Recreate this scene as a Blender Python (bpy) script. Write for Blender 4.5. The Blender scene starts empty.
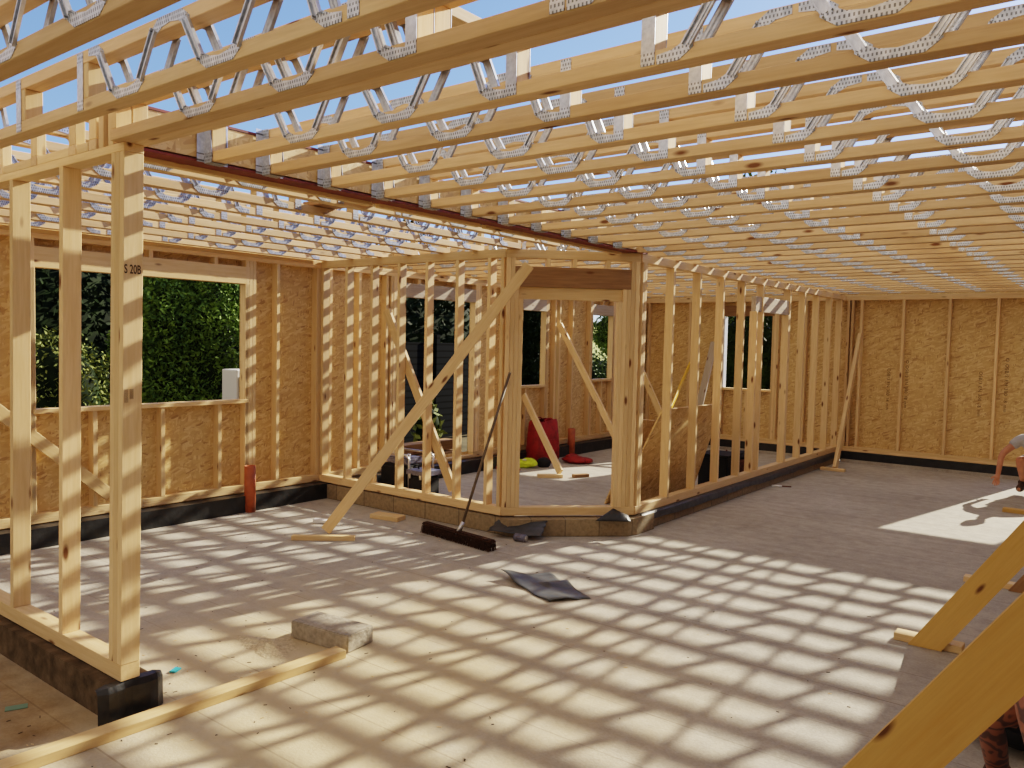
import bpy, bmesh, math, random
from mathutils import Vector, Matrix, Quaternion
random.seed(7)
SC = bpy.context.scene
COL = SC.collection
ORD = ['first','second','third','fourth','fifth','sixth','seventh','eighth','ninth','tenth','eleventh','twelfth',
       'thirteenth','fourteenth','fifteenth','sixteenth','seventeenth','eighteenth','nineteenth','twentieth',
       'twenty-first','twenty-second','twenty-third','twenty-fourth','twenty-fifth','twenty-sixth','twenty-seventh',
       'twenty-eighth','twenty-ninth','thirtieth','thirty-first','thirty-second','thirty-third','thirty-fourth','thirty-fifth']

# ------------------------------------------------------------------ key dimensions (metres, floor z = 0)
Z0 = 0.17            # underside of the sole plates
ZT = 2.57            # top of the wall panels, underside of the joists
XL, YA, XA, XB, YB, YK, XN, YN, XE = -7.048, 5.651, -4.48, -3.608, 6.516, 12.985, -3.528, 1.743, 0.30
D, T = 0.089, 0.038  # stud depth, stud thickness
JH = 0.225           # joist depth

# ------------------------------------------------------------------ materials
def nmat(name):
    m = bpy.data.materials.new(name); m.use_nodes = True
    nt = m.node_tree; nt.nodes.clear()
    out = nt.nodes.new('ShaderNodeOutputMaterial'); b = nt.nodes.new('ShaderNodeBsdfPrincipled')
    nt.links.new(b.outputs[0], out.inputs[0])
    return m, nt, b
def N(nt, t, **k):
    n = nt.nodes.new(t)
    for a, v in k.items():
        if a.startswith('i_'): n.inputs[a[2:].replace('_', ' ')].default_value = v
        else: setattr(n, a, v)
    return n
def L(nt, a, b): nt.links.new(a, b)
def mapping(nt, scale, rot=(0,0,0), coord='Object', rnd=0):
    tc = N(nt, 'ShaderNodeTexCoord'); mp = N(nt, 'ShaderNodeMapping')
    mp.inputs['Scale'].default_value = scale; mp.inputs['Rotation'].default_value = rot
    src = tc.outputs[coord]
    if rnd:
        oi = N(nt, 'ShaderNodeObjectInfo'); mu = N(nt, 'ShaderNodeMath', operation='MULTIPLY'); mu.inputs[1].default_value = rnd
        L(nt, oi.outputs['Random'], mu.inputs[0])
        va = N(nt, 'ShaderNodeVectorMath', operation='ADD')
        L(nt, src, va.inputs[0]); L(nt, mu.outputs[0], va.inputs[1]); src = va.outputs[0]
    L(nt, src, mp.inputs[0]); return mp.outputs[0]
def ramp(nt, fac, stops):
    r = N(nt, 'ShaderNodeValToRGB'); e = r.color_ramp.elements
    while len(e) < len(stops): e.new(0.5)
    for i, (p, c) in enumerate(stops):
        e[i].position = p; e[i].color = (c[0], c[1], c[2], 1) if len(c) == 3 else c
    L(nt, fac, r.inputs[0]); return r.outputs[0]
def mix(nt, a, b, fac, mode='MIX'):
    m = N(nt, 'ShaderNodeMix', data_type='RGBA', blend_type=mode)
    for sock, v in ((m.inputs[0], fac), (m.inputs[6], a), (m.inputs[7], b)):
        if isinstance(v, (int, float)): sock.default_value = v
        elif isinstance(v, tuple): sock.default_value = (v[0], v[1], v[2], 1)
        else: L(nt, v, sock)
    return m.outputs[2]
def bump(nt, b, h, strength, dist=0.01):
    n = N(nt, 'ShaderNodeBump'); n.inputs['Strength'].default_value = strength; n.inputs['Distance'].default_value = dist
    L(nt, h, n.inputs['Height']); L(nt, n.outputs[0], b.inputs['Normal'])
def noise(nt, vec, scale, detail=3, rough=.55):
    n = N(nt, 'ShaderNodeTexNoise'); n.inputs['Scale'].default_value = scale
    n.inputs['Detail'].default_value = detail; n.inputs['Roughness'].default_value = rough
    L(nt, vec, n.inputs['Vector']); return n.outputs['Fac']

def wood(name, c_light, c_dark, rough=.62, knots=True, grey=0):
    m, nt, b = nmat(name)
    v = mapping(nt, (1.1, 14, 14), rnd=37.0)
    g = noise(nt, v, 3.2, 6, .62)
    v2 = mapping(nt, (1.6, 60, 60), rnd=11.0)
    g2 = noise(nt, v2, 3.0, 4, .6)
    base = ramp(nt, g, [(.30, c_dark), (.62, c_light)])
    mid = tuple(x * .82 for x in c_light)
    base = mix(nt, base, ramp(nt, g2, [(.35, mid), (.65, c_light)]), .35)
    if knots:
        vk = mapping(nt, (3.0, 9, 9), rnd=53.0)
        vo = N(nt, 'ShaderNodeTexVoronoi'); vo.inputs['Scale'].default_value = .95
        L(nt, vk, vo.inputs['Vector'])
        kn = ramp(nt, vo.outputs['Distance'], [(.07, (1,1,1)), (.15, (0,0,0))])
        base = mix(nt, base, (.16, .065, .022), kn)
    oi = N(nt, 'ShaderNodeObjectInfo')
    tint = ramp(nt, oi.outputs['Random'], [(0, (.80, .76, .70)), (.5, (.98, .97, .95)), (1, (1.14, 1.10, 1.06))])
    base = mix(nt, base, tint, 1.0, 'MULTIPLY')
    L(nt, base, b.inputs['Base Color']); b.inputs['Roughness'].default_value = rough
    b.inputs['Specular IOR Level'].default_value = .3
    bump(nt, b, g2, .12, .002)
    return m
M = {}
M['wood'] = wood('spruce', (.80, .58, .325), (.65, .43, .20))
M['joist'] = wood('joist_timber', (.74, .52, .30), (.57, .37, .185))
M['pale'] = wood('pale_timber', (.80, .58, .31), (.66, .43, .19))
M['gold'] = wood('golden_timber', (.76, .48, .15), (.66, .38, .095))
M['dark'] = wood('dark_timber', (.36, .21, .10), (.20, .11, .05))
M['greywood'] = wood('grey_timber', (.50, .43, .34), (.36, .29, .22))

def osb():
    m, nt, b = nmat('osb')
    cols = []
    layers = []
    for k, (rot, sc) in enumerate(((.15, 1.0), (1.65, 1.25), (2.75, .9))):
        tc = N(nt, 'ShaderNodeTexCoord')
        add = N(nt, 'ShaderNodeVectorMath', operation='ADD'); add.inputs[1].default_value = (k*3.1, k*1.7, k*.9)
        L(nt, tc.outputs['Object'], add.inputs[0])
        mp = N(nt, 'ShaderNodeMapping')
        # sheets lie in planes x = const or y = const: collapse to (x+y, z)
        sep = N(nt, 'ShaderNodeSeparateXYZ'); L(nt, add.outputs[0], sep.inputs[0])
        s = N(nt, 'ShaderNodeMath', operation='ADD'); L(nt, sep.outputs[0], s.inputs[0]); L(nt, sep.outputs[1], s.inputs[1])
        cb = N(nt, 'ShaderNodeCombineXYZ'); L(nt, s.outputs[0], cb.inputs[0]); L(nt, sep.outputs[2], cb.inputs[1])
        mp.inputs['Rotation'].default_value = (0, 0, rot); L(nt, cb.outputs[0], mp.inputs[0])
        mp2 = N(nt, 'ShaderNodeMapping'); mp2.inputs['Scale'].default_value = (17*sc, 58*sc, 1); L(nt, mp.outputs[0], mp2.inputs[0])
        vo = N(nt, 'ShaderNodeTexVoronoi', voronoi_dimensions='2D'); vo.inputs['Scale'].default_value = 1.0
        L(nt, mp2.outputs[0], vo.inputs['Vector'])
        hs = N(nt, 'ShaderNodeSeparateColor'); L(nt, vo.outputs['Color'], hs.inputs[0])
        layers.append((hs.outputs[0], hs.outputs[1]))
    stops = [(0, (.38, .22, .085)), (.10, (.53, .335, .13)), (.6, (.61, .405, .165)), (1, (.72, .52, .25))]
    c = ramp(nt, layers[0][0], stops)
    for i in (1, 2):
        msk = ramp(nt, layers[i][1], [(.50, (0,0,0)), (.54, (1,1,1))])
        c = mix(nt, c, ramp(nt, layers[i][0], stops), msk)
    L(nt, c, b.inputs['Base Color']); b.inputs['Roughness'].default_value = .55
    bump(nt, b, layers[0][0], .25, .002)
    return m
M['osb'] = osb()

def galv():
    m, nt, b = nmat('galvanised_steel')
    tc = N(nt, 'ShaderNodeTexCoord')
    n = noise(nt, tc.outputs['Object'], 45, 3)
    base = ramp(nt, n, [(.3, (.40, .44, .50)), (.7, (.62, .66, .72))])
    # rows of pressed teeth on the nail plates: only near the chords
    sep = N(nt, 'ShaderNodeSeparateXYZ'); L(nt, tc.outputs['Object'], sep.inputs[0])
    mp = N(nt, 'ShaderNodeCombineXYZ'); L(nt, sep.outputs[0], mp.inputs[0]); L(nt, sep.outputs[2], mp.inputs[1])
    br = N(nt, 'ShaderNodeTexBrick'); br.inputs['Scale'].default_value = 1.0
    br.inputs['Brick Width'].default_value = .012; br.inputs['Row Height'].default_value = .016
    br.inputs['Mortar Size'].default_value = .0038; br.inputs['Mortar Smooth'].default_value = .2
    br.inputs['Color1'].default_value = (.22, .22, .23, 1); br.inputs['Color2'].default_value = (.38, .36, .34, 1); br.inputs['Mortar'].default_value = (1, 1, 1, 1)
    L(nt, mp.outputs[0], br.inputs['Vector'])
    # mask z<.045 or z>.18
    a = N(nt, 'ShaderNodeMath', operation='SUBTRACT'); L(nt, sep.outputs[2], a.inputs[0]); a.inputs[1].default_value = JH/2
    ab = N(nt, 'ShaderNodeMath', operation='ABSOLUTE'); L(nt, a.outputs[0], ab.inputs[0])
    gt = N(nt, 'ShaderNodeMath', operation='GREATER_THAN'); L(nt, ab.outputs[0], gt.inputs[0]); gt.inputs[1].default_value = .070
    c = mix(nt, base, br.outputs['Color'], gt.outputs[0], 'MULTIPLY')
    L(nt, c, b.inputs['Base Color']); b.inputs['Metallic'].default_value = .7; b.inputs['Roughness'].default_value = .36
    return m
M['galv'] = galv()

def simple(name, col, rough=.6, metal=0, nscale=0, var=.25, spec=.4, bmp=0):
    m, nt, b = nmat(name)
    if nscale:
        tc = N(nt, 'ShaderNodeTexCoord'); n = noise(nt, tc.outputs['Object'], nscale, 5)
        lo = tuple(max(0, c*(1-var)) for c in col); hi = tuple(min(1, c*(1+var)) for c in col)
        L(nt, ramp(nt, n, [(.3, lo), (.7, hi)]), b.inputs['Base Color'])
        if bmp: bump(nt, b, n, bmp, .01)
    else: b.inputs['Base Color'].default_value = (*col, 1)
    b.inputs['Roughness'].default_value = rough; b.inputs['Metallic'].default_value = metal
    b.inputs['Specular IOR Level'].default_value = spec
    return m
M['redsteel'] = simple('red_oxide_steel', (.17, .035, .02), .55, 0, 9, .3)
M['black'] = simple('black_membrane', (.012, .013, .015), .38, 0, 14, .5, .5, .5)
M['dpc'] = simple('dark_damp_course', (.035, .038, .045), .42, 0, 10, .5, .5, .6)
M['sheet'] = simple('grey_plastic_sheet', (.065, .07, .068), .35, 0, 6, .6, .5, .5)
M['clay'] = simple('clay_pipe', (.40, .095, .03), .45, 0, 12, .25)
M['white'] = simple('white_plastic', (.8, .8, .8), .4)
M['reddark'] = simple('red_fabric', (.26, .012, .012), .6, 0, 12, .35)
M['hivis'] = simple('hi_vis_yellow', (.58, .72, .03), .6, 0, 14, .3)
M['bristle'] = simple('brown_bristle', (.055, .028, .018), .9, 0, 60, .6, .1, 1)
M['handle'] = simple('weathered_handle', (.13, .095, .06), .6, 0, 20, .3)
M['skin'] = simple('skin', (.50, .22, .13), .5, 0, 20, .12)
M['greytee'] = simple('grey_cotton', (.42, .42, .44), .85, 0, 30, .12)
M['blackcloth'] = simple('black_cotton', (.010, .010, .012), .85, 0, 30, .3)
M['boot'] = simple('dark_boot', (.05, .03, .02), .6, 0, 20, .3)
M['hair'] = simple('brown_hair', (.06, .035, .02), .8, 0, 60, .5)
M['teal'] = simple('teal_plastic', (.05, .42, .50), .4)
M['yellow'] = simple('yellow_level', (.75, .42, .02), .4)
M['rust'] = simple('rusty_metal', (.14, .05, .03), .7, 0, 25, .5)
M['chrome'] = simple('bright_tool_steel', (.6, .6, .6), .3, .9)
M['ink'] = simple('black_ink', (.055, .035, .02), .8)
M['bark'] = simple('bark', (.05, .035, .02), .9, 0, 12, .4)
M['purple'] = simple('blue_grey_can', (.16, .16, .22), .35, .3, 25, .5)
def tattoo():
    m, nt, b = nmat('tattooed_skin')
    tc = N(nt, 'ShaderNodeTexCoord')
    w = N(nt, 'ShaderNodeTexWave', wave_type='RINGS'); w.inputs['Scale'].default_value = 5; w.inputs['Distortion'].default_value = 16
    w.inputs['Detail Scale'].default_value = 2.0
    L(nt, tc.outputs['Object'], w.inputs['Vector'])
    L(nt, ramp(nt, w.outputs['Fac'], [(.3, (.30, .115, .065)), (.75, (.10, .05, .04))]), b.inputs['Base Color'])
    b.inputs['Roughness'].default_value = .5
    return m
M['tattoo'] = tattoo()
def block(name, c1, c2, mortar, bw=.44, bh=.215):
    m, nt, b = nmat(name)
    tc = N(nt, 'ShaderNodeTexCoord'); sep = N(nt, 'ShaderNodeSeparateXYZ'); L(nt, tc.outputs['Object'], sep.inputs[0])
    s = N(nt, 'ShaderNodeMath', operation='ADD'); L(nt, sep.outputs[0], s.inputs[0]); L(nt, sep.outputs[1], s.inputs[1])
    cb = N(nt, 'ShaderNodeCombineXYZ'); L(nt, s.outputs[0], cb.inputs[0]); L(nt, sep.outputs[2], cb.inputs[1])
    br = N(nt, 'ShaderNodeTexBrick'); br.inputs['Scale'].default_value = 1
    br.inputs['Brick Width'].default_value = bw; br.inputs['Row Height'].default_value = bh; br.inputs['Mortar Size'].default_value = .006
    br.inputs['Color1'].default_value = (*c1, 1); br.inputs['Color2'].default_value = (*c2, 1); br.inputs['Mortar'].default_value = (*mortar, 1)
    L(nt, cb.outputs[0], br.inputs['Vector'])
    n = noise(nt, tc.outputs['Object'], 30, 5)
    L(nt, mix(nt, br.outputs['Color'], ramp(nt, n, [(.3, (.7,.7,.7)), (.7, (1.1,1.1,1.1))]), 1.0, 'MULTIPLY'), b.inputs['Base Color'])
    b.inputs['Roughness'].default_value = .9; bump(nt, b, n, .4, .006)
    return m
M['plinth'] = block('plinth_block', (.33, .25, .145), (.26, .195, .12), (.15, .12, .08))
M['shadeblock'] = simple('shaded_block', (.10, .072, .045), .95, 0, 14, .45, .1, .8)  # near kerb: its deep shade is put into the base colour
M['aac'] = simple('concrete_block', (.33, .29, .23), .95, 0, 35, .25, .2, .7)

def floor_mat():
    m, nt, b = nmat('screeded_concrete')
    tc = N(nt, 'ShaderNodeTexCoord'); O = tc.outputs['Object']
    n1 = noise(nt, O, .7, 5, .6); n2 = noise(nt, O, 9, 6, .65); n3 = noise(nt, O, 70, 3, .6)
    base = ramp(nt, n1, [(.3, (.35, .322, .280)), (.7, (.49, .452, .395))])
    base = mix(nt, base, ramp(nt, n2, [(.3, (.80,.80,.80)), (.7, (1.12,1.11,1.08))]), 1.0, 'MULTIPLY')
    base = mix(nt, base, ramp(nt, n3, [(.3, (.86,.86,.86)), (.65, (1.06,1.06,1.06))]), 1.0, 'MULTIPLY')
    # sand film, strongest round the near middle of the floor
    mp = N(nt, 'ShaderNodeMapping'); mp.inputs['Location'].default_value = (3.2*.34, -2.6*.34, 0); mp.inputs['Scale'].default_value = (.34, .34, 0)
    L(nt, O, mp.inputs[0])
    gr = N(nt, 'ShaderNodeTexGradient', gradient_type='SPHERICAL'); L(nt, mp.outputs[0], gr.inputs[0])
    n4 = noise(nt, O, 1.6, 6, .7)
    mu = N(nt, 'ShaderNodeMath', operation='MULTIPLY'); L(nt, gr.outputs['Fac'], mu.inputs[0]); L(nt, n4, mu.inputs[1])
    sand = ramp(nt, mu.outputs[0], [(.10, (0,0,0)), (.40, (.8,.8,.8))])
    base = mix(nt, base, (.56, .44, .26), sand)
    # beam joints every 0.45 m running along X, block joints across
    br = N(nt, 'ShaderNodeTexBrick'); br.inputs['Scale'].default_value = 1
    br.inputs['Brick Width'].default_value = 30; br.inputs['Row Height'].default_value = .45; br.inputs['Mortar Size'].default_value = .005
    br.inputs['Mortar Smooth'].default_value = .3
    br.inputs['Color1'].default_value = (1,1,1,1); br.inputs['Color2'].default_value = (.93,.93,.93,1); br.inputs['Mortar'].default_value = (.55,.52,.5,1)
    mp3 = N(nt, 'ShaderNodeMapping'); mp3.inputs['Location'].default_value = (.3, -2.905 + .45*10, 0); L(nt, O, mp3.inputs[0]); L(nt, mp3.outputs[0], br.inputs['Vector'])
    base = mix(nt, base, br.outputs['Color'], ramp(nt, noise(nt, O, 1.3, 3), [(.35, (.15,.15,.15)), (.65, (.85,.85,.85))]), 'MULTIPLY')
    # lighter trowelled strips along the beams, faint block joints between
    mp4 = N(nt, 'ShaderNodeMapping'); mp4.inputs['Scale'].default_value = (.6, 9, 1); L(nt, O, mp4.inputs[0])
    base = mix(nt, base, ramp(nt, noise(nt, mp4.outputs[0], 1.0, 4), [(.35, (.94,.935,.93)), (.65, (1.04,1.04,1.04))]), 1.0, 'MULTIPLY')
    # dirt on the unswept part in front of the near partition
    sx = N(nt, 'ShaderNodeSeparateXYZ'); L(nt, O, sx.inputs[0])
    m1 = N(nt, 'ShaderNodeMapRange'); m1.inputs[1].default_value = 1.95; m1.inputs[2].default_value = 1.55; L(nt, sx.outputs[1], m1.inputs[0])
    m2 = N(nt, 'ShaderNodeMapRange'); m2.inputs[1].default_value = -3.45; m2.inputs[2].default_value = -3.7; L(nt, sx.outputs[0], m2.inputs[0])
    mm = N(nt, 'ShaderNodeMath', operation='MULTIPLY'); L(nt, m1.outputs[0], mm.inputs[0]); L(nt, m2.outputs[0], mm.inputs[1])
    base = mix(nt, base, mix(nt, base, ramp(nt, noise(nt, O, 4, 6, .7), [(.35, (.50,.38,.24)), (.7, (.85,.75,.6))]), 1.0, 'MULTIPLY'), mm.outputs[0])
    # darker stains
    n5 = noise(nt, O, 2.3, 3, .5)
    base = mix(nt, base, ramp(nt, n5, [(.60, (1,1,1)), (.78, (.78,.76,.72))]), 1.0, 'MULTIPLY')
    L(nt, base, b.inputs['Base Color']); b.inputs['Roughness'].default_value = .88; b.inputs['Specular IOR Level'].default_value = .25
    ad = N(nt, 'ShaderNodeMath', operation='ADD'); L(nt, n2, ad.inputs[0]); L(nt, n3, ad.inputs[1])
    bump(nt, b, ad.outputs[0], .5, .005)
    return m
M['floor'] = floor_mat()
M['soil'] = simple('soil_ground', (.10, .085, .05), .95, 0, 1.5, .5, .1)
M['sand'] = simple('sand', (.52, .42, .27), .95, 0, 60, .25, .1, .6)
M['field'] = simple('field_grass', (.42, .46, .16), .95, 0, .05, .2, .1)
def leafmat(name, c1, c2, spec=.25):
    m, nt, b = nmat(name)
    tc = N(nt, 'ShaderNodeTexCoord')
    g = N(nt, 'ShaderNodeTexNoise'); g.inputs['Scale'].default_value = 6; L(nt, tc.outputs['Object'], g.inputs['Vector'])
    L(nt, ramp(nt, g.outputs['Fac'], [(.35, c1), (.68, c2)]), b.inputs['Base Color'])
    b.inputs['Roughness'].default_value = .7; b.inputs['Specular IOR Level'].default_value = spec
    return m
M['hedge'] = leafmat('hedge_leaf', (.05, .105, .014), (.17, .27, .035))
M['darkleaf'] = leafmat('dark_leaf', (.004, .008, .003), (.014, .026, .007), .05)  # near-black leaf: shade of the trees' unlit side put into the colour
M['shrub'] = leafmat('shrub_leaf', (.07, .10, .02), (.24, .27, .06))
M['midleaf'] = leafmat('mid_leaf', (.03, .06, .012), (.09, .14, .03))
def fence_mat():
    m, nt, b = nmat('dark_fence')
    tc = N(nt, 'ShaderNodeTexCoord'); w = N(nt, 'ShaderNodeTexWave', bands_direction='Z'); w.inputs['Scale'].default_value = 2.6
    L(nt, tc.outputs['Object'], w.inputs['Vector'])
    L(nt, ramp(nt, w.outputs['Fac'], [(.05, (.001,.001,.001)), (.2, (.008,.009,.010))]), b.inputs['Base Color']); b.inputs['Roughness'].default_value = .9; b.inputs['Specular IOR Level'].default_value = .05
    return m
M['fence'] = fence_mat()

# ------------------------------------------------------------------ mesh helpers
def link(o, parent=None, loc=None, kind=None, label=None):
    COL.objects.link(o)
    if parent: o.parent = parent
    if loc is not None: o.location = loc
    if kind: o['kind'] = kind
    if label: o['label'] = label
    return o
def mesh_from(bm, name, mat, smooth=False):
    me = bpy.data.meshes.new(name); bm.to_mesh(me); bm.free()
    for mm in (mat if isinstance(mat, (list, tuple)) else [mat]): me.materials.append(mm)
    if smooth:
        for p in me.polygons: p.use_smooth = True
    return me
def add_box(bm, c, s, rot=None, mi=0):
    r = bmesh.ops.create_cube(bm, size=1.0)
    mt = Matrix.Translation(c) @ (rot.to_4x4() if rot else Matrix()) @ Matrix.Diagonal((*s, 1))
    bmesh.ops.transform(bm, matrix=mt, verts=r['verts'])
    for v in r['verts']:
        for f in v.link_faces: f.material_index = mi
    return r['verts']
def add_prism(bm, pts, y0, y1):      # polygon in the XZ plane, extruded along Y
    a = [bm.verts.new((p[0], y0, p[1])) for p in pts]; b = [bm.verts.new((p[0], y1, p[1])) for p in pts]
    n = len(pts); bm.faces.new(a); bm.faces.new(b[::-1])
    for i in range(n): bm.faces.new((a[i], b[i], b[(i+1) % n], a[(i+1) % n]))
CACHE = {}
def beam_mesh(l, w, h, mat, bev=.0025):
    k = (round(l, 4), round(w, 4), round(h, 4), mat.name, bev)
    if k not in CACHE:
        bm = bmesh.new(); add_box(bm, (0, 0, 0), (l, w, h))
        if bev: bmesh.ops.bevel(bm, geom=list(bm.edges), offset=bev, segments=1, affect='EDGES')
        CACHE[k] = mesh_from(bm, 'timber', mat)
    return CACHE[k]
def member(name, p0, p1, w, h, mat, parent=None, up=(0, 0, 1), label=None, bev=.0025, shear=None):
    """a sawn length from p0 to p1 (centre line); local X runs along it, w across, h along 'up'"""
    p0, p1 = Vector(p0), Vector(p1); d = p1 - p0; l = d.length; x = d.normalized()
    u = Vector(up); 
    if abs(x.dot(u)) > .98: u = Vector((0, 1, 0))
    y = u.cross(x).normalized(); z = x.cross(y)
    o = bpy.data.objects.new(name, beam_mesh(l, w, h, mat, bev))
    o.matrix_world = Matrix.Translation((p0 + p1)/2) @ Matrix((x, y, z)).transposed().to_4x4()
    m = o.matrix_world.copy()
    COL.objects.link(o)
    if parent:
        o.parent = parent; m = Matrix.Translation(-parent.location) @ m
    o.matrix_world = m; o.matrix_basis = m
    if label: o['label'] = label
    return o
def thing(name, label, cat, loc=(0, 0, 0), group=None):
    o = bpy.data.objects.new(name, None); COL.objects.link(o); o.location = loc; o.empty_display_size = .1
    o['label'] = label; o['category'] = cat
    if group: o['group'] = group
    return o
def tag(o, label, cat, group=None):
    o['label'] = label; o['category'] = cat
    if group: o['group'] = group
    return o
def struct(name, bm, mat, loc=(0, 0, 0), smooth=False):
    o = bpy.data.objects.new(name, mesh_from(bm, name, mat, smooth)); COL.objects.link(o); o.location = loc; o['kind'] = 'structure'
    return o
def obj(name, bm, mat, parent=None, smooth=False, loc=None):
    o = bpy.data.objects.new(name, mesh_from(bm, name, mat, smooth)); COL.objects.link(o)
    if loc is not None: o.location = loc
    if parent: o.parent = parent
    return o
def tube_bm(bm, pts, r, seg=10, caps=True):
    rings = []; n = len(pts)
    for i, p in enumerate(pts):
        p = Vector(p); a = Vector(pts[max(0, i-1)]); b = Vector(pts[min(n-1, i+1)]); t = (b-a).normalized()
        u = t.cross(Vector((0, 0, 1))) if abs(t.z) < .95 else t.cross(Vector((1, 0, 0)))
        u.normalize(); v = t.cross(u); rr = r[i] if isinstance(r, (list, tuple)) else r
        rings.append([bm.verts.new(p + u*math.cos(2*math.pi*k/seg)*rr + v*math.sin(2*math.pi*k/seg)*rr) for k in range(seg)])
    for a, b in zip(rings, rings[1:]):
        for k in range(seg): bm.faces.new((a[k], a[(k+1) % seg], b[(k+1) % seg], b[k]))
    if caps: bm.faces.new(rings[0][::-1]); bm.faces.new(rings[-1])

# ------------------------------------------------------------------ camera (from the photograph's vanishing points)
F_PX, YAW, PITCH, ROLL = 805.3, math.radians(37.837), math.radians(-2.98), math.radians(1.256)
Fv = Vector((-math.sin(YAW)*math.cos(PITCH), math.cos(YAW)*math.cos(PITCH), math.sin(PITCH)))
Rv = Vector((math.cos(YAW), math.sin(YAW), 0)); Uv = Rv.cross(Fv)
R2 = Rv*math.cos(ROLL) + Uv*math.sin(ROLL); U2 = -Rv*math.sin(ROLL) + Uv*math.cos(ROLL)
cd = bpy.data.cameras.new('camera'); cam = bpy.data.objects.new('camera', cd); COL.objects.link(cam)
cam.matrix_world = Matrix.Translation((0, 0, 1.741)) @ Matrix((R2, U2, -Fv)).transposed().to_4x4()
cd.sensor_width = 36; cd.lens = F_PX/1024*36; cd.clip_start = .05; cd.clip_end = 1500
SC.camera = cam

# ------------------------------------------------------------------ light
SUN = Vector((.2, 1, .485)).normalized()
sl = bpy.data.lights.new('sun', 'SUN'); so = bpy.data.objects.new('sun', sl); COL.objects.link(so)
so.rotation_euler = SUN.to_track_quat('Z', 'Y').to_euler(); so.location = SUN*20
sl.energy = 9.8; sl.angle = math.radians(.6); sl.color = (1, .90, .72)
w = bpy.data.worlds.new('sky'); SC.world = w; w.use_nodes = True; nt = w.node_tree; nt.nodes.clear()
ow = nt.nodes.new('ShaderNodeOutputWorld'); bg = nt.nodes.new('ShaderNodeBackground'); sk = nt.nodes.new('ShaderNodeTexSky')
sk.sky_type = 'NISHITA'; sk.sun_disc = False; sk.sun_elevation = math.asin(SUN.z); sk.sun_rotation = math.atan2(SUN.x, SUN.y)
sk.air_density = 1.0; sk.dust_density = .6; sk.ozone_density = 1.5
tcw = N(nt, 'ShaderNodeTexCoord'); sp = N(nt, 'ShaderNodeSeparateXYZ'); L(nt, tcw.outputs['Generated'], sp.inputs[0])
# clear blue ahead; warm white fill added behind and overhead to lighten the shaded interior
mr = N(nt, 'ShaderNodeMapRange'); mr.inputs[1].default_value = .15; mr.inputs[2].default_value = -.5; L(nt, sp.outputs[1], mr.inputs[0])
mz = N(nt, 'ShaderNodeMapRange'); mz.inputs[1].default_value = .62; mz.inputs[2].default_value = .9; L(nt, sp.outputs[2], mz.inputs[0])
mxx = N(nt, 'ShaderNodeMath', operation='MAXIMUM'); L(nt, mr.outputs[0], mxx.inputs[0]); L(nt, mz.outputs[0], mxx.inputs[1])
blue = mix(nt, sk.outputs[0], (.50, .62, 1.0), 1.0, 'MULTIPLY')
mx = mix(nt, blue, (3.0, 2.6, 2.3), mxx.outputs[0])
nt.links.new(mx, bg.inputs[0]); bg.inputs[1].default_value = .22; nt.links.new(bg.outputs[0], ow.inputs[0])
SC.view_settings.view_transform = 'Filmic'; SC.view_settings.look = 'Medium High Contrast'; SC.view_settings.exposure = .30

# ------------------------------------------------------------------ the setting
bm = bmesh.new(); add_box(bm, ((XL+XE)/2 - .05, 6.2, -.10), (XE-XL+.30, 14.2, .20)); struct('floor', bm, M['floor'])
# ground with a field rising to a ridge in the distance
bm = bmesh.new(); nx, ny = 60, 60
vs = {}
for i in range(nx+1):
    for j in range(ny+1):
        x = -420 + 600*i/nx; y = -60 + 560*j/ny
        r = math.hypot(x+3, y-6); t = max(0, min(1, (r-45)/190.)); hgt = -.22 + 7.0*(t*t*(3-2*t))
        vs[i, j] = bm.verts.new((x, y, hgt))
for i in range(nx):
    for j in range(ny): bm.faces.new((vs[i, j], vs[i+1, j], vs[i+1, j+1], vs[i, j+1]))
g = struct('ground_field', bm, M['field'], smooth=True)
bm = bmesh.new(); add_box(bm, (-4, 6, -.175), (44, 44, .05)); struct('ground_soil', bm, M['soil'])

def plinth(name, pts, thick, z1, mat):
    """low upstand: pts = front line, extruded backwards by 'thick' (left-hand normal)"""
    bm = bmesh.new(); P = [Vector((*p, 0)) for p in pts]; n = len(P); off = []
    for i in range(n):
        ns = []
        if i > 0: d = (P[i]-P[i-1]).normalized(); ns.append(Vector((-d.y, d.x, 0)))
        if i < n-1: d = (P[i+1]-P[i]).normalized(); ns.append(Vector((-d.y, d.x, 0)))
        m_ = sum(ns, Vector()).normalized(); off.append(P[i] + m_*thick/max(.5, m_.dot(ns[0])))
    a = [bm.verts.new((p.x, p.y, 0)) for p in P]; b = [bm.verts.new((p.x, p.y, z1)) for p in P]
    c = [bm.verts.new((p.x, p.y, 0)) for p in off]; d = [bm.verts.new((p.x, p.y, z1)) for p in off]
    for i in range(n-1):
        bm.faces.new((a[i], a[i+1], b[i+1], b[i])); bm.faces.new((b[i], b[i+1], d[i+1], d[i])); bm.faces.new((d[i], d[i+1], c[i+1], c[i]))
    bm.faces.new((a[0], b[0], d[0], c[0])); bm.faces.new((a[-1], c[-1], d[-1], b[-1]))
    return struct(name, bm, mat)
ZP = Z0 - .004
plinth('trim_1', [(XL+.02, YA-.012), (XA-.01, YA-.012), (XA+.10, YA-.03), (XB+.02, YB-.13), (XB+.055, YB-.03), (XB+.055, YB+.30)], .16, ZP-.012, M['plinth'])
plinth('trim_2', [(XB+.012, YB+.30), (XB+.012, YK-.02)], .14, ZP-.05, M['plinth'])
plinth('trim_3', [(XL-.12, YN-.05), (XN-.045, YN-.05), (XN-.045, YN+D+.06)], .11, ZP-.002, M['shadeblock'])
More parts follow.
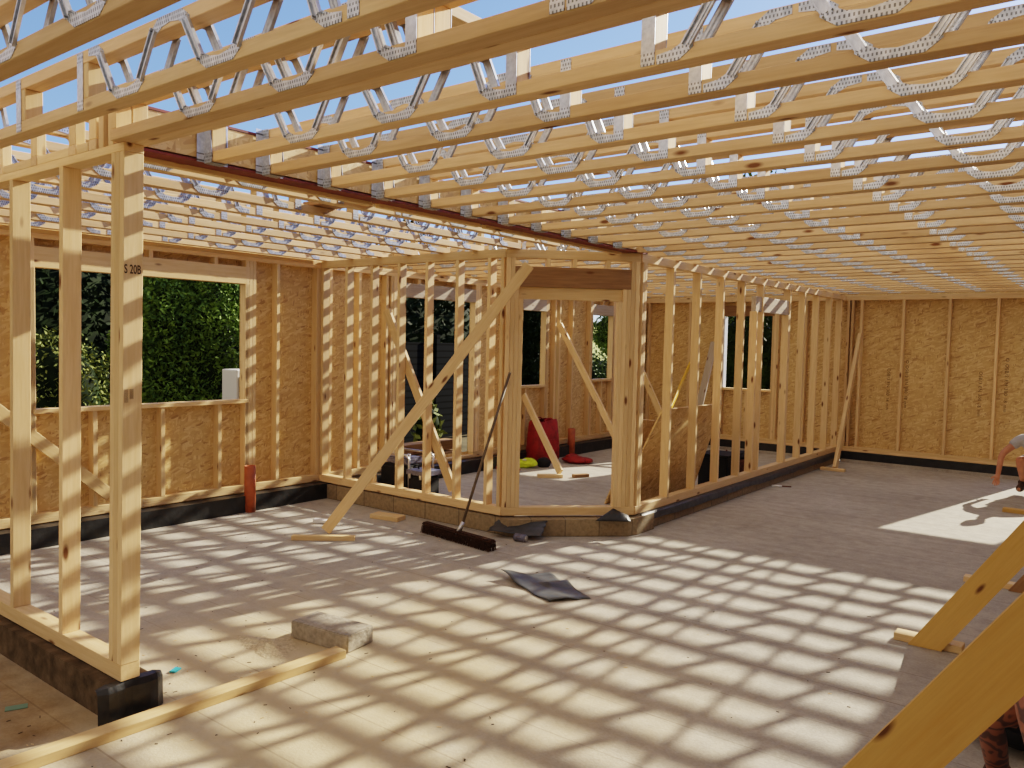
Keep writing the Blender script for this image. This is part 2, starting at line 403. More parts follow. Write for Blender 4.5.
for a_, b_, nm in ((XB+.04, XE, 'trim_8'), (XL, XB-.11, 'trim_9')):
    bm = bmesh.new(); add_box(bm, ((a_+b_)/2, YK-.022, .024), (b_-a_, .02, .048)); struct(nm, bm, M['floor'])
plinth('trim_4', [(XL+.012, YK), (XL+.012, -.8)], .14, ZP-.002, M['black'])
plinth('trim_5', [(XB+.02, YK-.012), (XE, YK-.012)], .14, ZP-.002, M['black'])
plinth('trim_6', [(XL, YK-.012), (XB-.11, YK-.012)], .14, ZP-.002, M['black'])
# fix orientation helper for the left plinth: front line runs far to near so the body lies towards -x
bpy.data.objects['trim_4'].location = (0, 0, 0)

def hole_rects(a0, a1, z0, z1, holes):
    """split a sheet a0..a1 x z0..z1 around rectangular holes (a, b, zlo, zhi)"""
    out = []; cur = a0
    for (h0, h1, zl, zh) in sorted(holes):
        if h0 > cur: out.append((cur, h0, z0, z1))
        if zl > z0: out.append((h0, h1, z0, zl))
        if zh < z1: out.append((h0, h1, zh, z1))
        cur = h1
    if cur < a1: out.append((cur, a1, z0, z1))
    return out

WTS = lambda z: z + Z0
# ---- left outer wall: OSB sheathing outside, studs inside
W1 = (2.78, 4.72, WTS(.94), WTS(2.09)); DR = (6.82, 8.24, WTS(.076), WTS(2.09)); W2 = (8.95, 9.88, WTS(.94), WTS(2.04)); W3 = (11.2, 11.83, WTS(.99), WTS(2.045))
SLIT = (10.17, 10.235, WTS(.08), WTS(2.1))
bm = bmesh.new()
for (a, b_, c, d_) in hole_rects(-.8, YK+D+.011, Z0-.15, ZT+JH+.03, [W1, DR, W2, SLIT, W3]):
    add_box(bm, (XL-D-.0055, (a+b_)/2, (c+d_)/2), (.011, b_-a, d_-c))
wl = struct('wall_left', bm, M['osb'])
def vstud(name, x, y, z0, z1, parent, w=T, d=D, axis='y', mat=None, label=None):
    """vertical stud; axis = direction along which the wall runs (thickness T along it)"""
    up = (1, 0, 0) if axis == 'y' else (0, 1, 0)   # local Z (h) across the wall
    return member(name, (x, y, z0), (x, y, z1), w, d, mat or M['wood'], parent, up=up, label=label)
xs = XL - D/2
def lw_stud(y, z0=Z0+2*T, z1=ZT-2*T, **k): return vstud('stud', xs, y+T/2, z0, z1, wl, **k)
member('sole_plate', (xs, -.8, Z0+T/2), (xs, YK, Z0+T/2), D, T, M['wood'], wl)
for (a, b_) in ((-.8, DR[0]), (DR[1], YK)): member('sole_plate', (xs, a, Z0+1.5*T), (xs, b_, Z0+1.5*T), D, T, M['pale'], wl)
member('top_plate', (xs, -.8, ZT-1.5*T), (xs, YK, ZT-1.5*T), D, T, M['wood'], wl)
member('head_binder', (xs, -.8, ZT-T/2), (xs, YK, ZT-T/2), D, T, M['wood'], wl)
for y in (-.75, -.15, .45, 1.05, 1.65, 2.1, 2.66, 2.70, 2.74, 4.725, 4.765, 4.805, 5.09, 5.60, 5.64, 5.78, 6.2, 6.62, 6.70, 6.745, 6.78, 8.25, 8.29, 8.33, 8.87, 8.91, 9.885, 9.925, 10.12, 10.24, 10.6, 11.12, 11.16, 11.835, 11.875, 12.4, 12.93):
    if y < W1[1] or y > W1[1]-.01: lw_stud(y)
# trimmers, sill, header for each opening
def opening(y0, y1, zs, zh, sill=True, hd=.17, cr=None, hm='greywood'):
    vstud('trimmer', xs, y0-T/2, Z0+2*T, zh, wl); vstud('trimmer', xs, y1+T/2, Z0+2*T, zh, wl)
    member('header', (xs+.02, y0-.06, zh+hd/2), (xs+.02, y1+.06, zh+hd/2), T+.01, hd, M[hm], wl)
    if sill:
        member('sill', (xs+.004, y0-.02, zs-T/2), (xs+.004, y1+.04, zs-T/2), D+.008, T, M['pale'], wl)
        n = max(1, int((y1-y0)/.6))
        for k in range(n):
            yy = y0 + (k+.5)*(y1-y0)/n if cr is None else cr[k]
            vstud('cripple_stud', xs, yy, Z0+2*T, zs-T, wl)
    n = max(1, int((y1-y0)/.55))
    for k in range(n):
        yy = y0+(k+.5)*(y1-y0)/n
        vstud('cripple_stud', xs, yy, zh+hd, ZT-2*T, wl)
opening(*W1, cr=(3.25, 3.86, 4.44), hm='pale'); opening(DR[0], DR[1], 0, DR[3], sill=False); opening(*W2); opening(*W3)

# ---- far (back) wall
B1 = (-5.56, -4.74, WTS(.88), WTS(2.09)); B2 = (-1.02, -.02, WTS(.06), WTS(2.09))
bm = bmesh.new()
for (a, b_, c, d_) in hole_rects(XL-D-.011, XE+D, Z0-.15, ZT+.62, [B1, B2]):  # sheathing extended above the joists, out of view, to lengthen the floor shade
    add_box(bm, ((a+b_)/2, YK+D+.0055, (c+d_)/2), (b_-a, .011, d_-c))
wb = struct('wall_back', bm, M['osb'])
ys = YK + D/2
for nme, z, mt in (('sole_plate', Z0+T/2, 'wood'), ('sole_plate', Z0+1.5*T, 'pale'), ('top_plate', ZT-1.5*T, 'wood'), ('head_binder', ZT-T/2, 'wood')):
    if z < 1:
        for a, b_ in ((XL, B2[0]-.0), (B2[1], XE)): member(nme, (a, ys, z), (b_, ys, z), D, T, M[mt], wb)
    else: member(nme, (XL, ys, z), (XE, ys, z), D, T, M[mt], wb)
for x in (-7.0, -6.6, -6.2, -5.68, -5.64, -4.69, -4.65, -4.2, -3.56, -3.50, -3.37, -2.78, -2.17, -1.57, -1.10, -1.06, .02, .06):
    vstud('stud', x, ys, Z0+2*T, ZT-2*T, wb, axis='x', mat=M['wood'])
for (a, b_, zs, zh) in (B1, B2):
    vstud('trimmer', a-T/2, ys, Z0+2*T, zh, wb, axis='x'); vstud('trimmer', b_+T/2, ys, Z0+2*T, zh, wb, axis='x')
    member('header', (a-.06, ys-.02, zh+.085), (b_+.06, ys-.02, zh+.085), T+.01, .17, M['dark'], wb)
member('sill', (B1[0]-.02, ys-.004, B1[2]-T/2), (B1[1]+.02, ys-.004, B1[2]-T/2), D+.008, T, M['pale'], wb)
vstud('cripple_stud', -5.15, ys, Z0+2*T, B1[2]-T, wb, axis='x')
# white reveal strip on the left jamb of the window
bm = bmesh.new(); add_box(bm, (B1[0]+.012, YK+.03, (B1[2]+B1[3])/2), (.02, .11, B1[3]-B1[2]-.01)); o = obj('reveal_strip', bm, M['white'], wb); o['label'] = 'white strip lining the left jamb'

# printed stamps down the sheets (vertical lines of print)
def stamp(txt, x, ztop, zbot, y, parent, mirror=False):
    cu = bpy.data.curves.new('stamp', 'FONT'); cu.body = txt; cu.size = .06; cu.extrude = .0004; cu.materials.append(M['ink']); cu.space_character = 1.15
    o = bpy.data.objects.new('printed_stamp', cu); COL.objects.link(o)
    L_ = len(txt)*.055; s = (ztop-zbot)/L_
    o.scale = (s, 1.0, 1); o.rotation_euler = Matrix(((0, 1, 0), (0, 0, -1), (-1, 0, 0))).to_euler()
    o.location = (x, y, ztop); o.parent = parent
    return o
ysh = YK + D - .0012
stamp('OSB/3 EN 300 18 mm', -2.985, WTS(1.30), WTS(.30), ysh, wb)
stamp('O OSB/3 EN 300 18 mm', -2.735, WTS(1.43), WTS(.30), ysh, wb)
stamp('OSB/3 EN 300 18 mm', -1.775, WTS(1.30), WTS(.28), ysh, wb)
stamp('O OSB/3 EN 300 18 mm', -1.46, WTS(1.50), WTS(.30), ysh, wb)

# ---- right outer wall (just outside the frame beside the camera)
bm = bmesh.new(); add_box(bm, (XE+D+.0055, 5.95, (Z0-.15+ZT+.62)/2), (.011, 14.3, ZT+.62-Z0+.15)); wr = struct('wall_right', bm, M['osb'])  # unseen sheathing, height chosen to place the shade edge on the floor
for z, nme in ((Z0+T/2, 'sole_plate'), (ZT-T/2, 'top_plate')): member(nme, (XE+D/2, -1.1, z), (XE+D/2, YK, z), D, T, M['wood'], wr)
for k in range(23): vstud('stud', XE+D/2, -1.0+k*.6, Z0+T, ZT-T, wr, axis='y')
plinth('trim_7', [(XE-.01, -1.1), (XE-.01, YK)], -.13, ZP-.002, M['black'])

# ------------------------------------------------------------------ stud partitions (each framed panel is one thing)
# near panel N, slightly out of plumb as in the photograph
LEAN = .0475/2.4
def nx_(x, z): return x - LEAN*(z-Z0-1.2) * -1 if False else x + LEAN*(z-1.37)
pn = thing('stud_partition', 'short timber stud partition at the left foreground ending in a thick end post', 'wall frame', (XN, YN+D/2, Z0))
yc = YN + D/2
def nmember(name, x, z0, z1, w, mat, label=None):
    return member(name, (nx_(x, z0), yc, z0), (nx_(x, z1), yc, z1), D, w, mat, pn, up=(1, 0, 0), label=label)
member('sole_plate', (XL+.01, yc, Z0+T), (nx_(XN, Z0), yc, Z0+T), D, 2*T, M['wood'], pn)
member('top_plate', (XL+.01, yc, ZT-T/2), (nx_(XN, ZT), yc, ZT-T/2), D, T, M['wood'], pn)
for x in (-6.52, -5.93, -5.33, -4.73, -4.14): nmember('stud', x, Z0+2*T, ZT-T, T, M['wood'])
for k, x in enumerate((-3.528-.019, -3.528-.057, -3.528-.095)): nmember('end_post', x, Z0+2*T, ZT-T, T-.0005, M['wood'])
# felt-tip mark on the end post
cu = bpy.data.curves.new('mark', 'FONT'); cu.body = 'S 20B'; cu.size = .055; cu.extrude = .0003; cu.offset = .0008; cu.materials.append(M['ink'])
o = bpy.data.objects.new('pen_mark', cu); COL.objects.link(o); o.rotation_euler = (math.pi/2, 0, math.pi/2); o.parent = pn
zz = 1.741 + .265; o.scale = (.60, 1.0, 1); o.location = Vector((nx_(XN, zz)+.0008, YN+.004, zz)) - Vector(pn.location)
cu = bpy.data.curves.new('mark', 'FONT'); cu.body = '|||| IIII'; cu.size = .06; cu.extrude = .0003; cu.materials.append(M['ink'])
o = bpy.data.objects.new('pen_mark', cu); COL.objects.link(o); o.rotation_euler = (math.pi/2, 0, math.pi/2); o.parent = pn
zz = 1.741 - .29; o.scale = (.30, 1.1, 1); o.location = Vector((nx_(XN, zz)+.0008, YN+.008, zz)) - Vector(pn.location)

# middle panel A + chamfer + panel B
pa = thing('stud_partition', 'long stud partition running from the left outer wall to the corner doorway', 'wall frame', ((XL+XA)/2, YA+D/2, Z0))
ya = YA + D/2
member('sole_plate', (XL+.005, ya, Z0+T), (XA-.01, ya, Z0+T), D, 2*T, M['wood'], pa)
member('top_plate', (XL+.005, ya, ZT-T), (XA-.01, ya, ZT-T), D, 2*T, M['wood'], pa)
for x in (-7.02, -6.63, -6.24, -5.842, -5.462, -5.068, -4.679, -4.526):
    vstud('stud', x, ya, Z0+2*T, ZT-2*T, pa, axis='x', mat=M['wood'])
U = Vector((1, 1, 0)).normalized(); NN = Vector((-1, 1, 0)).normalized()
C0 = Vector((XA, YA, 0)); CL = math.hypot(XB-XA, YB-YA)
def cp(t, z, dd=D/2): p = C0 + U*t + NN*dd; return (p.x, p.y, z)
pc = thing('doorway_frame', 'angled timber doorway frame with a dark lintel at the partition corner', 'door frame', cp(CL/2, Z0))
def cstud(name, t, z0, z1, w=T, mat=None, dd=D/2, dpt=D): return member(name, cp(t, z0, dd), cp(t, z1, dd), w, dpt, mat or M['wood'], pc, up=NN)
member('sole_plate', cp(.0, Z0+T), cp(CL-.0, Z0+T), D, 2*T, M['wood'], pc)
member('top_plate', cp(.0, ZT-T), cp(CL-.0, ZT-T), D, 2*T, M['wood'], pc)
for t in (.022, .062): cstud('stud', t, Z0+2*T, ZT-2*T)
cstud('trimmer', .101, Z0+2*T, WTS(2.07)); cstud('trimmer', .140-.0, Z0+2*T, WTS(1.96))
for t in (CL-.022, CL-.062): cstud('stud', t, Z0+2*T, ZT-2*T)
cstud('trimmer', CL-.101, Z0+2*T, WTS(2.07)); cstud('trimmer', CL-.140, Z0+2*T, WTS(2.07)); cstud('trimmer', CL-.179, Z0+2*T, WTS(1.96))
member('lintel', cp(.082, WTS(2.16), .022), cp(CL-.082, WTS(2.16), .022), T+.005, .18, M['dark'], pc, label='dark-stained deep lintel')
member('lintel', cp(.12, WTS(2.015), .045), cp(CL-.16, WTS(2.015), .045), T, .11, M['pale'], pc, label='pale lower lintel board')
for t in (.38, .62, .93): cstud('cripple_stud', t, WTS(2.25), ZT-2*T)
pb = thing('stud_partition', 'stud partition running back along the right of the inner room to the far wall', 'wall frame', (XB-D/2, (YB+YK)/2, Z0))
xb = XB - D/2
member('sole_plate', (xb, YB+.03, Z0+T), (xb, YK-.003, Z0+T), D, 2*T, M['wood'], pb)
member('top_plate', (xb, YB+.03, ZT-T), (xb, YK-.003, ZT-T), D, 2*T, M['wood'], pb)
for y in (YB+.05, YB+.09, 7.18, 7.78, 8.37, 8.96, 9.55, 9.36, 10.50, 11.08, 11.67, 12.27, 12.80):
    vstud('stud', xb, y+T/2, Z0+2*T, ZT-2*T if y != 9.36 else WTS(2.0), pb, mat=M['wood'])
vstud('trimmer', xb, 10.46+T/2, Z0+2*T, WTS(2.0), pb)
member('header', (xb, 9.36, WTS(2.09)), (xb, 10.5, WTS(2.09)), T+.02, .18, M['greywood'], pb)
# black damp course draped over the upstand edge under panel B and at the near post
bm = bmesh.new()
prof = [(XB+.004, Z0-.002), (XB+.030, Z0-.004), (XB+.045, Z0-.02), (XB+.050, Z0-.075), (XB+.044, Z0-.077), (XB+.038, Z0-.022), (XB+.026, Z0-.010), (XB+.004, Z0-.008)]
n = 26; ring = []
for i in range(n+1):
    y = YB + .10 + (YK-.08-YB-.10)*i/n; dz = random.uniform(-.012, .008); dx = random.uniform(-.004, .006)
    ring.append([bm.verts.new((p[0]+(dx if k > 1 and k < 6 else 0), y, p[1]+(dz if k in (3, 4) else 0))) for k, p in enumerate(prof)])
for a, b_ in zip(ring, ring[1:]):
    for k in range(8): bm.faces.new((a[k], a[(k+1) % 8], b_[(k+1) % 8], b_[k]))
bm.faces.new(ring[0]); bm.faces.new(ring[-1][::-1])
tag(obj('damp_proof_strip', bm, M['dpc']), 'dark damp-proof strip folded over the kerb beneath the right-hand stud partition', 'membrane')
bm = bmesh.new()
# flap wrapping the end of the near kerb
pts = [(-.02, Z0-.003), (.012, Z0-.006), (.022, Z0-.03), (.026, 0.004)]
ring = []
for i in range(9):
    y = YN - .10 + .30*i/8; w_ = .006*math.sin(i*1.3)
    rr = []
    for k, p in enumerate(pts): rr.append(bm.verts.new((XN -.03 + p[0] + w_*(k > 0) - .02*(i in (0, 8)) * (k > 0), y, p[1] - (.012 if i in (0, 8) and k < 2 else 0))))
    ring.append(rr)
for a, b_ in zip(ring, ring[1:]):
    for k in range(3): bm.faces.new((a[k], a[k+1], b_[k+1], b_[k]))
o = obj('damp_proof_flap', bm, M['black']); md = o.modifiers.new('s', 'SOLIDIFY'); md.thickness = .004; md.offset = 1
tag(o, 'black membrane flap hanging over the kerb end below the near end post', 'membrane')

# ------------------------------------------------------------------ metal web joists
def web_mesh(kind, side):
    """pressed steel V: node plate on the bottom chord, ribbed legs rising to half plates on the top chord. Origin = joist underside, node centre."""
    k = ('web', kind, side)
    if k in CACHE: return CACHE[k]
    bm = bmesh.new(); y = side*.0362; y0, y1 = (y, y+side*.0022)
    def poly(pts, a=y0, b=y1): add_prism(bm, pts, a, b)
    def arcpts(sg, top):
        # half plate outline, x >= 0 ; mirrored by sg, flipped if top
        pts = [(0, .004), (.072, .004), (.118, .036), (.108, .062), (.088, .056), (.05, .038), (0, .031)]
        out = []
        for x, z in pts:
            out.append((sg*x, JH - z if top else z))
        return out
    H = .255 if kind == 'left' else .285
    sides = {'full': (-1, 1), 'left': (-1,), 'right': (1,)}[kind]
    for sg in ((-1, 1) if kind == 'full' else sides): poly(arcpts(sg, False))
    for sg in sides:
        poly([(sg*H + q[0], q[1]) for q in arcpts(-sg, True)])
        # leg: channel made of a web and two flanges, from (.100,.045) to (H-.100, JH-.045)
        a = Vector((sg*.098, 0, .044)); b = Vector((sg*(H-.098), 0, JH-.044)); d = (b-a); l = d.length; x = d.normalized()
        ang = math.atan2(x.z, x.x); rot = Matrix.Rotation(-ang, 3, 'Y'); c = (a+b)/2
        add_box(bm, (c.x, y0+side*.001, c.z), (l+.03, .002, .030), rot)
        nrm = Vector((-x.z, 0, x.x))
        for s in (-1, 1): 
            q = c + nrm*s*.0135
            add_box(bm, (q.x, y0+side*.006, q.z), (l+.012, .012, .005), rot)
        add_box(bm, (c.x, y0+side*.003, c.z), (l+.0, .006, .007), rot)
    bmesh.ops.recalc_face_normals(bm, faces=bm.faces)
    CACHE[k] = mesh_from(bm, 'web', M['galv']); return CACHE[k]
def strap_mesh(side):
    k = ('strap', side)
    if k not in CACHE:
        bm = bmesh.new(); add_box(bm, (0, side*.0372, JH/2), (.046, .0022, JH-.012)); CACHE[k] = mesh_from(bm, 'strap', M['galv'])
    return CACHE[k]
def hanger_mesh():
    if 'hang' not in CACHE:
        bm = bmesh.new()
        for s in (-1, 1):
            add_prism(bm, [(0, -.004), (.062, -.004), (.068, .02), (.055, .12), (.05, JH), (0, JH)], s*.041, s*.0432)
            add_box(bm, (.001, s*.062, JH/2), (.002, .04, JH))
        add_box(bm, (.033, 0, -.005), (.066, .086, .002))
        bmesh.ops.recalc_face_normals(bm, faces=bm.faces)
        CACHE['hang'] = mesh_from(bm, 'hanger', M['galv'])
    return CACHE['hang']
CH = .048
def joist(label, origin, length, nodes, posts, group, axis='x', ends=True, hanger=False, blocks=()):
    """origin = start of the joist centre line at the underside. nodes: (pos, kind); posts: positions of vertical blocks with straps (pos, strap side)"""
    j = thing('metal_web_joist', label, 'joist', origin, group)
    rz = 0 if axis == 'x' else math.pi/2
    j.rotation_euler = (0, 0, rz)
    def put(name, me, loc, rot=None):
        o = bpy.data.objects.new(name, me); COL.objects.link(o); o.parent = j; o.location = loc
        if rot: o.rotation_euler = rot
        return o
    put('bottom_chord', beam_mesh(length, .072, CH, M['joist']), (length/2, 0, CH/2))
    put('top_chord', beam_mesh(length, .072, CH, M['joist']), (length/2, 0, JH-CH/2))
    for (p, kd) in nodes:
        for s in (-1, 1): put('metal_web', web_mesh(kd, s), (p, 0, 0))
    bl = [p for p, _ in posts] + ([.024, length-.024] if ends else []) + list(blocks)
    for p in bl: put('spacer_block', beam_mesh(JH-2*CH, .070, .046, M['pale']), (p, 0, JH/2), (0, math.pi/2, 0))
    for p, sd in posts:
        for s in (-1, 1): put('strap', strap_mesh(s), (p + sd, 0, 0))
    if hanger: o = put('joist_hanger', hanger_mesh(), (-.012, 0, 0)); o['label'] = 'galvanised hanger cupping the joist end'
    return j
ZJ = ZT
def right_nodes(x0):
    a = [(-2.855, 'full'), (-2.285, 'full'), (-1.745, 'left'), (-1.175, 'right'), (-.585, 'full'), (-.015, 'left')]
    return [(x-x0, k) for x, k in a]
def right_posts(x0): return [(-1.725-x0, -.0), (-1.205-x0, -.0)]
# joists on hangers off the steel beam
ylist = [2.18, 2.505]; y = 2.895
while y < 6.4: ylist.append(y); y += .392
near_words = {0: 'nearest', 1: 'second', 2: 'third'}
x0 = XB + .03
for i, yy in enumerate(ylist):
    yy += .036
    joist('metal web joist hung off the steel beam, %s from the near end post' % ORD[i], (x0, yy, ZJ), XE+D-x0, right_nodes(x0), right_posts(x0), 'joists hung off the steel beam', hanger=True)
# doubled joist resting on the near post
for k, yy in enumerate((1.704+.036, 1.704+.110)):
    joist(('nearer' if k == 0 else 'farther') + ' ply of the doubled joist resting on the near end post', (XN-.02, yy, ZJ), XE+D-XN+.02, right_nodes(XN-.02), right_posts(XN-.02), 'doubled joist over the end post')
# long joists beyond the beam, over the inner room and the main room
yfar = []
y = ylist[-1] + .392
while y < YK - .02: yfar.append(y); y += .392
x1 = XL - D
for i, yy in enumerate(yfar):
    nd = [(x, k) for x, k in ((-3.425, 'full'), (-2.855, 'full'), (-2.285, 'full'), (-1.745, 'left'), (-1.175, 'right'), (-.585, 'full'), (-.015, 'left'))]
    nd += [(x, k) for x, k in ((-3.995, 'full'), (-4.565, 'full'), (-5.11, 'left'), (-5.70, 'right'), (-6.27, 'full'), (-6.815, 'left'))]
    joist('long metal web joist beyond the steel beam, %s counting away from the doorway' % ORD[i], (x1, yy+.036, ZJ), XE+D-x1,
          [(x-x1, k) for x, k in nd], [(-1.725-x1, 0), (-1.205-x1, 0), (-5.17-x1, 0), (-5.63-x1, 0)], 'long joists over the inner and main rooms', blocks=(XB-.045-x1,))
# corridor joists in front of the near panel
for i, yy in enumerate((1.425, 1.03, .63, .23, -.17, -.57)):
    nd = [(-3.98, 'left'), (-2.84, 'full'), (-2.27, 'full'), (-1.70, 'left'), (-1.14, 'right'), (-.585, 'full'), (-.015, 'left'), (-4.55, 'full'), (-5.12, 'full'), (-5.69, 'full'), (-6.26, 'full')]
    joist('metal web joist overhead in front of the near partition, %s toward the viewer' % ORD[i], (x1, yy+.036, ZJ), XE+D-x1,
          [(x-x1, k) for x, k in nd], [(-3.16-x1, -.035), (-3.72-x1, -.035), (-1.655-x1, 0), (-1.185-x1, 0)], 'joists over the foreground')
# left bay joists, running from the near panel to the middle panel
xleft = [-3.965 - .036 - .425*i for i in range(8)]
yL0 = YN + .0; LL = YA + D - yL0
for i, xx in enumerate(xleft):
    if xx < XL+.05: break
    nd = [(2.13, 'full'), (2.70, 'full'), (3.25, 'left'), (3.86, 'right'), (4.43, 'full'), (5.0, 'full'), (5.545, 'left')]
    joist('metal web joist over the left bay, %s one counting left from the steel beam' % ORD[i], (xx, yL0, ZJ), LL,
          [(y_-yL0, k) for y_, k in nd], [(3.33-yL0, 0), (3.82-yL0, 0)], 'joists over the left bay', axis='y')
# first left-bay joist tight to the beam
joist('metal web joist of the left bay lying right against the steel beam', (XB-.19, yL0, ZJ), LL, [(y_-yL0, k) for y_, k in ((2.13, 'full'), (2.70, 'full'), (3.25, 'left'), (3.86, 'right'), (4.43, 'full'), (5.0, 'full'))], [(3.33-yL0, 0), (3.82-yL0, 0)], 'joists over the left bay', axis='y')

# rim blocks standing on the near panel's plate between joist ends
rb = thing('rim_board', 'rim board with timber blocks standing on the near partition top plate', 'timber', (-5.4, YN+.02, ZT))
xs_ = [XB-.20] + [x for x in xleft if x > XL+.05]
for i in range(len(xs_)-1):
    a, b_ = xs_[i+1]+.04, xs_[i]-.04
    member('blocking', (a, YN+.022+(.0), ZT+.022), (b_, YN+.022, ZT+.022), .04, .043, M['wood'], rb)
for x in (-3.72, -3.63): member('upright', (x, YN+.045, ZT), (x, YN+.045, ZT+JH+.02), .045, .085, M['wood'], rb, up=(0, 1, 0))

# steel beam with timber packing
sb = thing('steel_beam', 'dark red steel beam carrying the joists from the end post to the doorway corner', 'beam', (XB-.055, 4.15, ZT))
bm = bmesh.new(); y0_, y1_ = YN+.09, YB+.10; ym, yl = (y0_+y1_)/2 - 4.15, y1_-y0_
add_box(bm, (.0, ym, .006), (.134, yl, .012)); add_box(bm, (0, ym, .197), (.134, yl, .012)); add_box(bm, (0, ym, .10), (.009, yl, .185))
o = obj('girder', bm, M['redsteel'], sb)
member('web_packing', (XB-.022, y0_, ZT+.104), (XB-.022, y1_, ZT+.104), .05, .17, M['dark'], sb, label='brown timber packing in the web')
bm = bmesh.new(); add_box(bm, (.054, ym, .105), (.018, yl, .168)); o = obj('packing_face', bm, M['osb'], sb)
member('web_packing', (XB-.090, y0_, ZT+.104), (XB-.090, y1_, ZT+.104), .05, .17, M['wood'], sb)
for i, (a, b_) in enumerate(((1.85, 3.36), (3.42, 4.38), (4.44, 6.35))):
    o = member('timber_batten', (XB-.126, a, ZT+.0), (XB-.126, b_, ZT+.0), .040, .046, M['pale'])
    tag(o, 'pale batten under the left edge of the steel beam, %s from the end post' % ORD[i], 'batten', 'battens along the steel beam')
o = member('crossing_board', (-4.50, 3.55, ZT+CH+.02), (-3.72, 3.55, ZT+CH+.02), .20, .03, M['dark']); tag(o, 'short dark board lying flat through the left bay joists beside the beam', 'board')
o = member('strongback', (-1.42, 6.65, ZT+CH+.05), (-1.42, YK, ZT+CH+.05), .045, .098, M['gold']); tag(o, 'long strongback timber threaded through the open middle of the far joists', 'timber')
o = member('noggin_board', (-1.86, 1.80, ZT+JH+.022), (-1.86, 2.30, ZT+JH+.022), .085, .04, M['wood']); tag(o, 'short offcut lying across the tops of the nearest joists', 'board')

# ------------------------------------------------------------------ braces
def brace(label, p0, p1, w, h, up, mat='wood', name='diagonal_brace', group=None):
    o = member(name, p0, p1, w, h, M[mat], None, up=up); tag(o, label, 'brace', group); return o
def foot(label, p0, p1, w=.095, h=.045, mat='wood'):
    o = member('foot_block', p0, p1, w, h, M[mat]); tag(o, label, 'block'); return o
UPY = (0, 1, 0)
# middle brace in front of panel A
p0 = Vector((-5.635, 4.60, .03)); p1 = Vector((-4.20, 5.615, WTS(2.24)))
dd = (p1-p0).normalized(); side = Vector((dd.y, -dd.x, 0)).normalized()
brace('long pale brace leaning from the floor up to the doorway corner of the middle partition', p0, p1, .095, .036, side.cross(dd) if False else dd.cross(Vector((0, 0, 1)).cross(dd)).normalized().cross(dd))
foot('flat timber foot block under the long pale leaning brace', (-5.68, 4.27, .020), (-5.27, 4.62, .020), .06, .040)
# brace behind panel A
brace('sloping brace seen behind the studs of the middle partition', (-5.17, YA+D+.024, .30), (-6.13, YA+D+.024, WTS(1.87)), .095, .036, UPY, 'wood')
# brace in the left bay, nailed to the left outer wall behind the near panel
brace('short brace nailed across the left outer wall studs below the window', (XL+.02, 3.36, WTS(.16)), (XL+.02, 2.30, WTS(1.12)), .10, .036, (1, 0, 0), 'pale')
# inner room braces
brace('brace from the inner room window sill down to a floor block', (-5.88, 8.64, .055), (XL+.02, 9.33, WTS(.80)), .095, .038, UPY, 'wood')
foot('timber foot block of the brace in the sunlit patch of the inner room', (-6.06, 8.38, .022), (-5.82, 8.60, .022), .09, .042)
foot('small second block lying beside the sunlit foot block', (-5.72, 8.70, .022), (-5.62, 8.90, .022), .07, .042, 'dark')
brace('longer brace seen through the doorway, sloping down toward the right', (-5.86, 10.35, .03), (XL+.02, 10.20, WTS(1.86)), .095, .038, UPY, 'wood')
brace('sloping board behind the first studs of the right-hand partition', (-5.62, 11.5, .06), (-6.34, 11.5, 1.40), .10, .035, UPY, 'pale')
brace('grey weathered board leaning at the far window of the inner room', (-5.62, 11.9, .05), (-5.72, 12.95, WTS(1.65)), .12, .03, UPY, 'greywood')
brace('slim brace leaning at the far end of the right-hand partition', (-3.37, 11.95, .03), (-3.36, 12.93, WTS(1.80)), .10, .05, (1, 0, 0), 'wood')
foot('small block at the bottom of the slim far brace', (-3.55, 11.90, .02), (-3.22, 11.90, .02), .09, .038)
# right side braces
def rbrace(label, y, line, zf, x_end, width, thick=.044, mat='gold'):
    """plank in the plane y = const, plumb-cut to sit on zf; line = (x, z, slope) of its upper edge"""
    x0_, z0_, m_ = line; a = math.atan(m_); vg = width/math.cos(a)
    top = lambda x: z0_ + m_*(x-x0_)
    xa_ = x0_ + (zf-z0_)/m_; xb_ = xa_ + vg/m_
    pts = [(xa_, zf), (xb_, zf), (x_end, top(x_end)-vg), (x_end, top(x_end))]
    c = Vector((x_end, y, top(x_end)-vg/2)); R = Matrix.Rotation(-a, 4, 'Y'); Mi = (Matrix.Translation(c) @ R).inverted()
    loc = [Mi @ Vector((p[0], y, p[1])) for p in pts]
    bm = bmesh.new(); add_prism(bm, [(p.x, p.z) for p in loc], -thick/2, thick/2); bmesh.ops.recalc_face_normals(bm, faces=bm.faces)
    o = obj('diagonal_brace', bm, M[mat]); o.matrix_basis = Matrix.Translation(c) @ R
    tag(o, label, 'brace'); return o
rbrace('widest golden brace plank cutting across the bottom right corner', 2.15+.022, (-.549, .660, 1.449), .002, XE-.01, .142)
rbrace('second golden brace plank at the right with a floor block at its foot', 5.17+.022, (-.983, .028, 1.51), .002, XE-.01, .148)
foot('floor block at the foot of the second golden brace', (-1.085, 5.25, .023), (-.72, 5.25, .023), .10, .044, 'pale')
rbrace('third brace partly hidden behind the second golden brace', 6.86, (-.66, .02, 1.5), .002, XE-.01, .10, .038, 'dark')
foot('floor block showing behind the second golden brace', (-.97, 6.93, .022), (-.58, 6.93, .022), .09, .042, 'wood')
rbrace('fourth brace plank near the crouching worker', 10.20, (-.85, .02, 1.4), .002, XE-.01, .095, .038, 'wood')
foot('floor block at the right edge near the crouching worker', (-1.10, 10.27, .022), (-.55, 10.27, .022), .10, .042, 'gold')

